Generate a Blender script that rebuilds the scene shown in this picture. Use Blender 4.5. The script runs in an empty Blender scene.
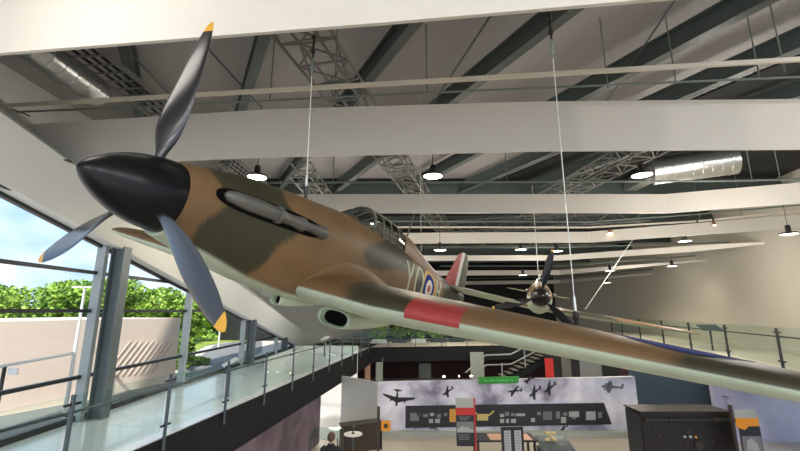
import bpy, math, random
from math import sin, cos, pi, radians, sqrt, atan2, degrees, tan
from mathutils import Vector, Matrix
SC = bpy.context.scene
COL = SC.collection
RND = random.Random(7)

# ------------------------------------------------------------------ camera
EZ = 5.15                       # eye height above the hall floor
FPX = 403.2
PITCH = radians(11.957)
CP, SP = cos(PITCH), sin(PITCH)
cam_d = bpy.data.cameras.new('camera'); cam = bpy.data.objects.new('camera', cam_d); COL.objects.link(cam)
cam.location = (0, 0, EZ); cam.rotation_euler = (pi/2 + PITCH, 0, 0)
cam_d.sensor_width = 36; cam_d.lens = 36*FPX/800; cam_d.clip_end = 600; cam_d.clip_start = .05
SC.camera = cam

def ray(px, py):
    x = (px-400)/FPX; v = (225.5-py)/FPX
    return Vector((x, CP-v*SP, SP+v*CP))
def at(px, py, Y):              # the point of that direction at distance Y into the hall
    d = ray(px, py); p = d*(Y/d.y); p.z += EZ; return p
def at_z(px, py, z):            # the same at a known height
    d = ray(px, py); p = d*((z-EZ)/d.z); p.z = z; return p

# ------------------------------------------------------------------ materials
def nodes(name):
    m = bpy.data.materials.new(name); m.use_nodes = True
    nt = m.node_tree; return m, nt, nt.nodes['Principled BSDF']
def mat(name, c, rough=.5, metal=0., noise=0., scale=6., bump=0., bscale=40., spec=.5, coat=0.):
    m, nt, b = nodes(name)
    b.inputs['Base Color'].default_value = (*c, 1); b.inputs['Roughness'].default_value = rough
    b.inputs['Metallic'].default_value = metal; b.inputs['Specular IOR Level'].default_value = spec
    b.inputs['Coat Weight'].default_value = coat
    if noise or bump:
        tc = nt.nodes.new('ShaderNodeTexCoord')
    if noise:
        n = nt.nodes.new('ShaderNodeTexNoise'); n.inputs['Scale'].default_value = scale; n.inputs['Detail'].default_value = 4
        nt.links.new(tc.outputs['Object'], n.inputs['Vector'])
        mx = nt.nodes.new('ShaderNodeMix'); mx.data_type = 'RGBA'
        mx.inputs[6].default_value = (*[max(0, v*(1-noise)) for v in c], 1)
        mx.inputs[7].default_value = (*[min(1, v*(1+noise)) for v in c], 1)
        nt.links.new(n.outputs['Fac'], mx.inputs[0]); nt.links.new(mx.outputs[2], b.inputs['Base Color'])
    if bump:
        n2 = nt.nodes.new('ShaderNodeTexNoise'); n2.inputs['Scale'].default_value = bscale
        nt.links.new(tc.outputs['Object'], n2.inputs['Vector'])
        bp = nt.nodes.new('ShaderNodeBump'); bp.inputs['Strength'].default_value = bump; bp.inputs['Distance'].default_value = .02
        nt.links.new(n2.outputs['Fac'], bp.inputs['Height']); nt.links.new(bp.outputs['Normal'], b.inputs['Normal'])
    return m
def vmat(name, rough=.4, coat=0., streak=.12):          # paint whose pattern is carried by the mesh
    m, nt, b = nodes(name)
    a = nt.nodes.new('ShaderNodeAttribute'); a.attribute_name = 'paint'
    tc = nt.nodes.new('ShaderNodeTexCoord')
    n = nt.nodes.new('ShaderNodeTexNoise'); n.inputs['Scale'].default_value = 2.2; n.inputs['Detail'].default_value = 6
    nt.links.new(tc.outputs['Object'], n.inputs['Vector'])
    mr = nt.nodes.new('ShaderNodeMapRange'); mr.inputs[1].default_value = .3; mr.inputs[2].default_value = .7
    mr.inputs[3].default_value = 1-streak; mr.inputs[4].default_value = 1+streak
    nt.links.new(n.outputs['Fac'], mr.inputs[0])
    mx = nt.nodes.new('ShaderNodeMix'); mx.data_type = 'RGBA'; mx.blend_type = 'MULTIPLY'; mx.inputs[0].default_value = 1
    nt.links.new(a.outputs['Color'], mx.inputs[6]); nt.links.new(mr.outputs[0], mx.inputs[7])
    nt.links.new(mx.outputs[2], b.inputs['Base Color'])
    b.inputs['Roughness'].default_value = rough; b.inputs['Coat Weight'].default_value = coat; b.inputs['Specular IOR Level'].default_value = .32
    n3 = nt.nodes.new('ShaderNodeTexNoise'); n3.inputs['Scale'].default_value = 5
    nt.links.new(tc.outputs['Object'], n3.inputs['Vector'])
    bp = nt.nodes.new('ShaderNodeBump'); bp.inputs['Strength'].default_value = .12; bp.inputs['Distance'].default_value = .02
    nt.links.new(n3.outputs['Fac'], bp.inputs['Height']); nt.links.new(bp.outputs['Normal'], b.inputs['Normal'])
    return m
def glass(name, tint, fac=.10, rough=.02):
    m = bpy.data.materials.new(name); m.use_nodes = True; nt = m.node_tree
    nt.nodes.remove(nt.nodes['Principled BSDF']); out = nt.nodes['Material Output']
    t = nt.nodes.new('ShaderNodeBsdfTransparent'); t.inputs[0].default_value = (*tint, 1)
    g = nt.nodes.new('ShaderNodeBsdfGlossy'); g.inputs['Roughness'].default_value = rough
    g.inputs['Color'].default_value = (.9, 1, .97, 1)
    lw = nt.nodes.new('ShaderNodeLayerWeight'); lw.inputs['Blend'].default_value = .25
    mr = nt.nodes.new('ShaderNodeMapRange'); mr.inputs[3].default_value = fac*.5; mr.inputs[4].default_value = min(1, fac*4)
    nt.links.new(lw.outputs['Fresnel'], mr.inputs[0])
    mx = nt.nodes.new('ShaderNodeMixShader'); nt.links.new(mr.outputs[0], mx.inputs[0])
    nt.links.new(t.outputs[0], mx.inputs[1]); nt.links.new(g.outputs[0], mx.inputs[2]); nt.links.new(mx.outputs[0], out.inputs[0])
    return m
def emit(name, c, s):
    m, nt, b = nodes(name)
    b.inputs['Base Color'].default_value = (*c, 1); b.inputs['Emission Color'].default_value = (*c, 1)
    b.inputs['Emission Strength'].default_value = s
    return m
def rib_mat(name, c, rough, axis_rot, scale, strength=.6):
    m, nt, b = nodes(name)
    b.inputs['Base Color'].default_value = (*c, 1); b.inputs['Roughness'].default_value = rough
    tc = nt.nodes.new('ShaderNodeTexCoord'); mp = nt.nodes.new('ShaderNodeMapping'); mp.inputs['Rotation'].default_value = (0, 0, axis_rot)
    w = nt.nodes.new('ShaderNodeTexWave'); w.inputs['Scale'].default_value = scale
    nt.links.new(tc.outputs['Object'], mp.inputs[0]); nt.links.new(mp.outputs[0], w.inputs[0])
    bp = nt.nodes.new('ShaderNodeBump'); bp.inputs['Strength'].default_value = strength; bp.inputs['Distance'].default_value = .03
    nt.links.new(w.outputs['Fac'], bp.inputs['Height']); nt.links.new(bp.outputs['Normal'], b.inputs['Normal'])
    return m
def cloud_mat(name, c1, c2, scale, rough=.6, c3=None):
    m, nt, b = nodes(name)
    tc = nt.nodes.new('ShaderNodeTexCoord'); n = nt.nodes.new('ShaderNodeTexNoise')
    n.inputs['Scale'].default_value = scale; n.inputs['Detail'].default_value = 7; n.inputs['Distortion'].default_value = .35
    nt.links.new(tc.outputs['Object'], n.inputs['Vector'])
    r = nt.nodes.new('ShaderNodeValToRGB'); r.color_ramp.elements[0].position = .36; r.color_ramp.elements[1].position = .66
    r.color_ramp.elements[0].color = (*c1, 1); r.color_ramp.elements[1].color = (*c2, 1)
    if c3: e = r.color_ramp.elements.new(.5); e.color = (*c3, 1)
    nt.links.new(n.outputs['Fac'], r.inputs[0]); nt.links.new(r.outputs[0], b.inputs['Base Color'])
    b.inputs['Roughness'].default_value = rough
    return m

M = dict(
    baffle=mat('white_board', (.74, .70, .625), .75, noise=.02, scale=2),
    plaster=mat('grey_white_plaster', (.60, .61, .57), .85, noise=.03, scale=1.5),
    reveal=mat('white_reveal', (.85, .85, .83), .7),
    rwall=mat('beige_plaster', (.50, .47, .39), .8, noise=.04, scale=.8),
    deck=rib_mat('grey_metal_deck', (.37, .355, .35), .65, 1.08, 6.0, .22),
    beam=mat('dark_green_steel', (.075, .095, .09), .45, noise=.1),
    pipe=mat('green_grey_pipe', (.16, .20, .175), .45),
    palerail=mat('cream_rail', (.74, .69, .58), .5),
    truss=mat('grey_truss_steel', (.17, .17, .155), .6),
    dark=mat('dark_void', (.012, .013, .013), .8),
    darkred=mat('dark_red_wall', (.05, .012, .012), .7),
    duct=mat('galvanised_duct', (.62, .63, .62), .28, metal=.9, bump=.3, bscale=14),
    fascia=mat('charcoal_fascia', (.014, .016, .018), .7, spec=.2),
    walk=mat('pale_blue_grey_floor', (.62, .66, .66), .22, noise=.03, scale=1.2, coat=.3),
    floor=mat('beige_floor', (.50, .45, .37), .3, noise=.05, scale=1.0),
    col=mat('green_grey_column', (.33, .37, .37), .5),
    col2=mat('steel_column_paint', (.11, .135, .14), .45),
    coldark=mat('dark_column_edge', (.03, .045, .047), .45),
    post=mat('grey_rail_post', (.10, .125, .135), .4, metal=.4),
    dpost=mat('dark_rail_post', (.028, .036, .038), .5),
    tread=mat('stair_tread', (.13, .125, .115), .7),
    bar=mat('black_transom', (.012, .016, .016), .4),
    glass=glass('window_glass', (.97, .99, .98), .05),
    rglass=glass('rail_glass', (.90, .96, .94), .018),
    canopyglass=glass('canopy_glass', (.34, .33, .30), .045),
    black=mat('gloss_black', (.012, .012, .013), .24, spec=.7),
    spin=mat('spinner_black', (.005, .005, .006), .30, spec=.28),
    yellow=mat('yellow_tip', (.78, .40, .02), .4),
    paint=vmat('camouflage_paint', .46, .0),
    steel=mat('bright_steel', (.55, .55, .53), .3, metal=.9),
    exh=mat('grey_exhaust', (.15, .15, .13), .42, metal=.35, noise=.25, scale=12),
    recess=mat('dark_recess', (.005, .005, .004), .8, spec=.05),
    red=mat('red_patch', (.36, .045, .04), .5, noise=.08, scale=9),
    codes=mat('pale_green_code', (.44, .47, .30), .5),
    rwhite=mat('roundel_white', (.62, .60, .54), .5), rred=mat('roundel_red', (.30, .02, .025), .5),
    rblue=mat('roundel_blue', (.012, .035, .20), .75, spec=.08), ryel=mat('roundel_yellow', (.62, .34, .03), .5),
    sky=mat('pale_green_underside', (.46, .54, .40), .38, coat=.2, noise=.06, scale=3),
    frame=mat('canopy_frame', (.10, .09, .06), .45),
    wire=mat('steel_cable', (.66, .68, .64), .35, metal=.4),
    hook=mat('dark_hook', (.05, .05, .045), .4, metal=.5),
    lampbody=mat('lamp_housing', (.02, .02, .02), .4),
    lampglow=emit('lamp_glow', (1.0, .90, .70), 9.0),
    spotglow=emit('spot_glow', (1.0, .78, .45), 14.0),
    spotred=mat('copper_spot', (.42, .2, .15), .4),
    conc=mat('pink_concrete', (.74, .62, .54), .85, noise=.06, scale=.6),
    concshade=mat('slot_shadow_grey', (.50, .41, .36), .8),
    road=mat('grey_road', (.20, .20, .20), .9, noise=.08, scale=1),
    kerb=mat('pale_paving', (.62, .55, .50), .9, noise=.05),
    lawn=mat('lawn_green', (.26, .36, .05), .95, noise=.25, scale=.6, bump=.5, bscale=8),
    bark=mat('bark', (.12, .09, .06), .9, noise=.2),
    galv=mat('lamp_post_grey', (.60, .62, .62), .5),
    whitep=mat('white_pole', (.8, .8, .8), .6),
    mural=cloud_mat('cloud_mural', (.20, .19, .27), (.90, .89, .97), .62, .6, (.62, .61, .73)),
    mural2=cloud_mat('pale_cloud_mural', (.34, .32, .46), (.74, .73, .82), .35, .6, (.55, .54, .66)),
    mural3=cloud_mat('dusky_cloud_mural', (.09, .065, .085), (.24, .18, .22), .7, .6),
    sil=mat('print_dark', (.022, .022, .032), .6), sil2=mat('print_grey', (.16, .16, .18), .6),
    board=mat('timeline_board', (.022, .024, .030), .5),
    print1=mat('print_pale', (.40, .41, .41), .6), print2=mat('print_mid', (.20, .21, .21), .6),
    print3=mat('print_orange', (.68, .34, .07), .6), print4=mat('print_gold', (.60, .48, .20), .6),
    ledge=mat('pale_green_ledge', (.40, .43, .39), .6),
    green=mat('green_sign', (.03, .28, .035), .5), greent=mat('green_sign_text', (.10, .48, .10), .5),
    orange=mat('orange_sign', (.85, .32, .02), .5),
    bluewall=mat('slate_blue_panel', (.045, .075, .10), .7),
    kred=mat('kiosk_red', (.55, .03, .025), .45),
    wood=mat('dark_wood', (.045, .030, .022), .4, noise=.3, scale=8),
    whitewall=mat('white_panel', (.72, .72, .70), .6), greypanel=mat('pale_grey_panel', (.50, .51, .50), .5),
    door=mat('pale_door', (.35, .40, .36), .6),
    skin=mat('skin', (.5, .32, .24), .6), hair=mat('brown_hair', (.09, .05, .03), .6, noise=.3, scale=40),
    coat=mat('navy_coat', (.012, .014, .022), .8),
    peach=mat('peach_top', (.62, .36, .26), .5),
    brown=mat('wing_brown', (.16, .10, .055), .45), dgreen=mat('wing_green', (.06, .065, .035), .5),
    console=mat('brown_black_console', (.014, .010, .008), .42, noise=.25, scale=6),
)
LEAF = []
for i, c in enumerate([(.16, .30, .03), (.26, .42, .05), (.40, .54, .09), (.08, .15, .03)]):
    m, nt, b = nodes('leaf_%s' % 'abcd'[i])
    b.inputs['Base Color'].default_value = (*c, 1); b.inputs['Roughness'].default_value = .7
    b.inputs['Subsurface Weight'].default_value = 0
    LEAF.append(m)

# ------------------------------------------------------------------ mesh helpers
class MB:
    def __init__(s): s.v = []; s.f = []; s.c = None; s.smooth = False; s.mi = []
    def add(s, vs, fs, mi=0):
        b = len(s.v); s.v += [Vector(p) for p in vs]; s.f += [tuple(b+i for i in f) for f in fs]; s.mi += [mi]*len(fs); return s
    def box(s, c, size, ax=None):
        X, Y, Z = ax if ax else (Vector((1, 0, 0)), Vector((0, 1, 0)), Vector((0, 0, 1)))
        c = Vector(c); h = [d/2 for d in size]
        vs = [c+X*(sx*h[0])+Y*(sy*h[1])+Z*(sz*h[2]) for sx in (-1, 1) for sy in (-1, 1) for sz in (-1, 1)]
        return s.add(vs, [(0, 1, 3, 2), (4, 6, 7, 5), (0, 4, 5, 1), (2, 3, 7, 6), (0, 2, 6, 4), (1, 5, 7, 3)])
    def bar(s, a, b, w, h, up=(0, 0, 1)):          # rectangular bar from a to b
        a = Vector(a); b = Vector(b); d = (b-a).normalized(); up = Vector(up)
        x = d.cross(up)
        if x.length < 1e-4: x = d.cross(Vector((1, 0, 0)))
        x.normalize(); u = x.cross(d)
        return s.box((a+b)/2, ((b-a).length, w, h), (d, x, u))
    def tube(s, pts, r, n=10, caps=True):
        pts = [Vector(p) for p in pts]; rs = r if isinstance(r, (list, tuple)) else [r]*len(pts)
        base = len(s.v); prev = None
        for i, p in enumerate(pts):
            t = (pts[min(i+1, len(pts)-1)]-pts[max(i-1, 0)]).normalized()
            if prev is None:
                x = t.cross(Vector((0, 0, 1)))
                if x.length < 1e-3: x = t.cross(Vector((0, 1, 0)))
            else: x = prev-t*prev.dot(t)
            x.normalize(); prev = x; y = t.cross(x)
            for k in range(n):
                a = 2*pi*k/n; s.v.append(p+(x*cos(a)+y*sin(a))*rs[i])
        for i in range(len(pts)-1):
            for k in range(n):
                s.f.append((base+i*n+k, base+i*n+(k+1) % n, base+(i+1)*n+(k+1) % n, base+(i+1)*n+k)); s.mi.append(0)
        if caps:
            s.f.append(tuple(base+k for k in range(n))[::-1]); s.f.append(tuple(base+(len(pts)-1)*n+k for k in range(n))); s.mi += [0, 0]
        return s
    def grid(s, rows, closed=False, caps=False):    # rows of equal length point lists
        base = len(s.v); n = len(rows[0])
        for r in rows: s.v += [Vector(p) for p in r]
        for i in range(len(rows)-1):
            for k in range(n if closed else n-1):
                k2 = (k+1) % n
                s.f.append((base+i*n+k, base+i*n+k2, base+(i+1)*n+k2, base+(i+1)*n+k)); s.mi.append(0)
        if caps:
            s.f.append(tuple(base+k for k in range(n))[::-1]); s.f.append(tuple(base+(len(rows)-1)*n+k for k in range(n))); s.mi += [0, 0]
        return s
    def prism(s, poly, d):                           # polygon extruded by vector d
        d = Vector(d); n = len(poly); p = [Vector(q) for q in poly]
        return s.add(p+[q+d for q in p], [tuple(range(n))[::-1], tuple(range(n, 2*n))]+[(i, (i+1) % n, (i+1) % n+n, i+n) for i in range(n)])
    def lathe(s, prof, n=24, ctr=(0, 0, 0), axis='z'):
        rows = []
        for r, z in prof:
            rows.append([Vector((r*cos(2*pi*k/n), r*sin(2*pi*k/n), z)) if axis == 'z' else Vector((z, r*cos(2*pi*k/n), r*sin(2*pi*k/n))) for k in range(n)])
        c = Vector(ctr); return s.grid([[p+c for p in r] for r in rows], True, True)
    def build(s, name, m, parent=None, smooth=None, col=None):
        if isinstance(m, str): m = M[m]
        me = bpy.data.meshes.new(name); me.from_pydata([tuple(p) for p in s.v], [], s.f); me.validate(); me.update()
        for mm in (m if isinstance(m, (list, tuple)) else [m]): me.materials.append(mm)
        if isinstance(m, (list, tuple)):
            for p, k in zip(me.polygons, s.mi): p.material_index = k
        sm = s.smooth if smooth is None else smooth
        if sm:
            me.polygons.foreach_set('use_smooth', [True]*len(me.polygons))
            if sm != True and isinstance(sm, float): me.set_sharp_from_angle(angle=sm)
        if col:
            a = me.color_attributes.new('paint', 'FLOAT_COLOR', 'POINT')
            for i, p in enumerate(s.v): a.data[i].color = (*col(p), 1)
        o = bpy.data.objects.new(name, me); COL.objects.link(o)
        if parent: o.parent = parent
        return o
def tag(o, label=None, cat=None, group=None, kind=None):
    if label: o['label'] = label
    if cat: o['category'] = cat
    if group: o['group'] = group
    if kind: o['kind'] = kind
    return o
def struct(o, label=None, cat=None): return tag(o, label, cat, None, 'structure')
def empty(name, loc=(0, 0, 0), rz=0):
    o = bpy.data.objects.new(name, None); COL.objects.link(o); o.location = loc; o.rotation_euler = (0, 0, rz); o.empty_display_size = .2; return o
def copy_tree(o, parent=None):
    c = o.copy(); COL.objects.link(c); c.parent = parent
    for ch in [x for x in bpy.data.objects if x.parent == o]: copy_tree(ch, c)
    return c
def lerp(a, b, t): return a+(b-a)*t
def interp(tab, x):
    if x <= tab[0][0]: return tab[0][1]
    for (x0, y0), (x1, y1) in zip(tab, tab[1:]):
        if x <= x1:
            t = (x-x0)/(x1-x0); return y0+(y1-y0)*t
    return tab[-1][1]
def sinterp(tab, x):                                 # smooth (monotone-ish) interpolation
    n = len(tab)
    if x <= tab[0][0]: return tab[0][1]
    if x >= tab[-1][0]: return tab[-1][1]
    for i in range(n-1):
        if x <= tab[i+1][0]:
            x0, y0 = tab[i]; x1, y1 = tab[i+1]; h = x1-x0; t = (x-x0)/h
            m0 = (y1-tab[i-1][1])/(x1-tab[i-1][0]) if i > 0 else (y1-y0)/h
            m1 = (tab[i+2][1]-y0)/(tab[i+2][0]-x0) if i < n-2 else (y1-y0)/h
            return (2*t**3-3*t**2+1)*y0+(t**3-2*t**2+t)*h*m0+(-2*t**3+3*t**2)*y1+(t**3-t**2)*h*m1
# ================================================================== the hanging fighter
BROWN = (.185, .110, .048); GREEN = (.046, .044, .022); SKYC = (.46, .53, .40)
def PL(X, Y, Z): return Vector((-X, Y, Z))           # X aft of the spinner tip, Y to port, Z up
FT_ZT = [(.70, .342), (.91, .385), (1.47, .50), (2.0, .565), (2.44, .60), (3.3, .665), (3.6, .66), (4.2, .63), (5.1, .60), (5.8, .52), (6.5, .45), (7.5, .39), (8.3, .34), (9.25, .24)]
FT_ZB = [(.70, -.352), (1.2, -.49), (1.8, -.62), (2.4, -.68), (3.2, -.71), (4.6, -.70), (5.3, -.62), (6, -.50), (7, -.32), (8, -.14), (9.25, .06)]
FT_HW = [(.70, .345), (1.2, .395), (1.8, .435), (2.6, .465), (3.4, .49), (4.5, .48), (5.5, .42), (6.5, .33), (7.5, .23), (8.5, .12), (9.25, .04)]
def fus(X):
    return sinterp(FT_ZT, X), sinterp(FT_ZB, X), sinterp(FT_HW, X), interp([(.7, 2.0), (1.6, 2.35), (3.5, 2.5), (6, 2.35), (9.3, 2.1)], X)
def fus_pt(X, a, off=0.):                            # a from the top, positive to port
    zt, zb, hw, n = fus(X); zc = (zt+zb)/2; h = (zt-zb)/2
    s, c = sin(a), cos(a)
    y = math.copysign(abs(s)**(2/n), s)*(hw+off); z = math.copysign(abs(c)**(2/n), c)*(h+off)
    return X, y, zc+z
def fus_y(X, Z):
    zt, zb, hw, n = fus(X); zc = (zt+zb)/2; h = (zt-zb)/2
    q = min(1, abs((Z-zc)/h)); return hw*(max(0, 1-q**n))**(1/n)
def sm(e0, e1, x):
    t = min(1, max(0, (x-e0)/(e1-e0))); return t*t*(3-2*t)
def mixc(a, b, t): return tuple(a[i]*(1-t)+b[i]*t for i in range(3))
def fus_paint(p):
    X, Y, Z = -p.x, p.y, p.z
    g = 0.
    w = .06*sin(7*Z+1)+.04*sin(13*Z)
    # dark green band over the engine
    e0 = 1.06+.10*Z+w; e1 = 2.02+.42*Z-.25*sm(.15, .5, Z)+w
    g = max(g, sm(e0-.025, e0+.025, X)*(1-sm(e1-.03, e1+.03, X)))
    # green patch below the cockpit
    q = ((X-4.45)/.95)**2+((Z-.28-.10*sin(3*X))/.25)**2
    g = max(g, 1-sm(.85, 1.15, q))
    # rear green
    g = max(g, sm(5.35, 5.5, X-.5*Z)*(1-sm(6.6, 6.75, X+.5*Z))*(1-sm(.30, .40, Z)))
    g = max(g, sm(7.15, 7.3, X+.3*Z))
    c = mixc(BROWN, GREEN, g)
    zt, zb, hw, n = fus(X)
    zd = interp([(.7, -.30), (1.2, -.40), (1.8, -.545), (2.4, -.625), (3.2, -.66), (5, -.56), (6.5, -.28), (8, -.02), (9.3, .1)], X)
    if 3.52 < X < 5.0 and abs(Y) < .25 and Z > .5: return (.012, .012, .01)
    return mixc(SKYC, c, sm(zd-.018, zd+.018, Z))

# ---- wing geometry
def wing_sec(Y):                                     # leading edge X, chord, mid height, thickness ratio
    a = abs(Y)
    if a < 1.45: le, te, z, t = 2.50, 4.95, -.50, .19
    else:
        u = (a-1.45)/(6.05-1.45); le = 2.50+(.30 if Y > 0 else .52)*u; te = 4.95-(.95 if Y > 0 else .73)*u; z = -.50+(.0612 if Y > 0 else .018)*(a-1.45); t = .19-.03*u
    ch = te-le
    if a > 5.0:
        k = sqrt(max(0.0004, 1-((a-5.0)/1.06)**2)); mid = le+ch*.42; le = mid-ch*.42*k; ch = ch*k; t = t*(.55+.45*k)
    return le, ch, z, t
def wing_pt(Y, s, off=0.):                           # s<0 upper, s>0 lower; |s| = chord fraction
    le, ch, z, t = wing_sec(Y); x = abs(s)
    yt = 5*t*(.2969*sqrt(x)-.126*x-.3516*x*x+.2843*x**3-.1036*x**4)
    cam_ = .022*4*x*(1-x)
    zz = (yt if s < 0 else -yt*.92)+cam_
    nx = -(.0 if x > .02 else 1-x/.02)
    return le+x*ch+nx*off, Y, z+zz*ch+(off if s < 0 else -off)*(1 if x > .004 else 0)
WS = [-1, -.93, -.85, -.76, -.67, -.58, -.49, -.41, -.34, -.27, -.21, -.16, -.115, -.08, -.055, -.035, -.02, -.010, -.004, -.001, 0, .001, .004, .010, .02, .035, .06, .10, .16, .24, .34, .46, .60, .75, .9, 1]
def wing_green(X, Y):
    a = Y
    g = sm(.9, 1.0, a+.25*(X-3))*(1-sm(2.22, 2.30, a+.16*(X-2.6)))
    g = max(g, sm(4.05, 4.2, a-.55*(X-2.7)+.1*sin(4*X))*(1-0))
    return g
def make_wing(root, side, name='wing'):
    m = MB(); rows = []; cols = []
    ys = [0.15+i*(1.45-.15)/10 for i in range(10)]+[1.45+i*(5.0-1.45)/46 for i in range(46)]+[5.0+1.06*sin(i*pi/2/14) for i in range(15)]
    for a in ys:
        rows.append([PL(*wing_pt(a*side, s)) for s in WS])
        for s in WS:
            X, Y, Z = wing_pt(a, s)
            g = wing_green(X, a) if side > 0 else sm(1.2, 1.3, a)*(1-sm(3.0, 3.1, a+.2*X))
            c = mixc(BROWN, GREEN, g)
            if s > .0005: c = SKYC
            cols.append(c)
    m.grid(rows)
    m.add([PL(*wing_pt(ys[-1]*side, s)) for s in WS], [tuple(range(len(WS)))]); cols += [GREEN]*len(WS)
    o = m.build(name, M['paint'], root, True)
    a = o.data.color_attributes.new('paint', 'FLOAT_COLOR', 'POINT')
    for i, c in enumerate(cols): a.data[i].color = (*c, 1)
    return o

def spinner_prof(L, R, n=22):
    return [(R*(1-(1-(i/n)**1.0)**2)**.70, L*(i/n)) for i in [n*(k/n)**1.6 for k in range(n+1)]]
def make_spinner(root, L, R, m_, name='spinner', x0=0.):
    m = MB(); n = 40; rows = []
    for r, x in spinner_prof(L, R): rows.append([PL(x+x0, r*cos(2*pi*k/n), r*sin(2*pi*k/n)) for k in range(n)])
    L += x0
    rows.append([PL(L+.03, R*cos(2*pi*k/n), R*sin(2*pi*k/n)) for k in range(n)])
    rows.append([PL(L+.03, .9*R*cos(2*pi*k/n), .9*R*sin(2*pi*k/n)) for k in range(n)])
    m.grid(rows, True, True); return m.build(name, m_, root, radians(50))
CH = [(.20, .12), (.34, .13), (.42, .21), (.55, .33), (.75, .40), (1.0, .41), (1.25, .37), (1.45, .30), (1.57, .235), (1.65, .17), (1.69, .11), (1.718, .02)]
BT = [(.2, 48), (.4, 42), (.7, 26), (1.0, 13), (1.4, 6), (1.72, 3)]
TH = [(.2, .095), (.34, .085), (.45, .06), (.7, .04), (1.2, .022), (1.72, .008)]
def make_blade(root, hx, a, R, m_, mt, tip_r, cs=1.):
    k = R/1.718
    def ring(r):
        c = sinterp(CH, r/k)*k*cs; th = sinterp(TH, r/k)*k; b = radians(sinterp(BT, r/k))
        rad = Vector((0, sin(a), cos(a))); v = Vector((0, -cos(a), sin(a))); fw = Vector((1, 0, 0))
        cd = v*cos(b)+fw*sin(b); nd = fw*cos(b)-v*sin(b)
        o = Vector((-hx, 0, 0))+rad*r
        pts = []
        for i in range(16):
            t = 2*pi*i/16; pts.append(o+cd*(cos(t)*c/2+.06*c)+nd*(sin(t)*th*(.5 if sin(t) > 0 else .35)))
        return pts
    rs = [.2*k, .26*k, .34*k, .38*k, .42*k, .48*k, .55*k, .65*k, .75*k, .87*k, 1.0*k, 1.12*k, 1.25*k, 1.35*k, 1.45*k]
    rs = [r for r in rs if r < tip_r-.01]+[tip_r]
    bl = MB().grid([ring(r) for r in rs], True, True).build('propeller_blade', m_, root, radians(60))
    MB().grid([ring(tip_r+(R-tip_r)*t) for t in (0, .3, .6, .8, .92, 1)], True, True).build('blade_tip', mt, bl, radians(60))
    return bl
def decal(root, name, m_, poly_fn, nu, nv, side=1, off=.004):
    """skin patch on the fuselage side; poly_fn(u,v) -> X,Z"""
    m = MB(); rows = []
    for i in range(nu+1):
        r = []
        for j in range(nv+1):
            X, Z = poly_fn(i/nu, j/nv); r.append(PL(X, side*(fus_y(X, Z)+off), Z))
        rows.append(r)
    return m.grid(rows).build(name, m_, root, True)

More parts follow.
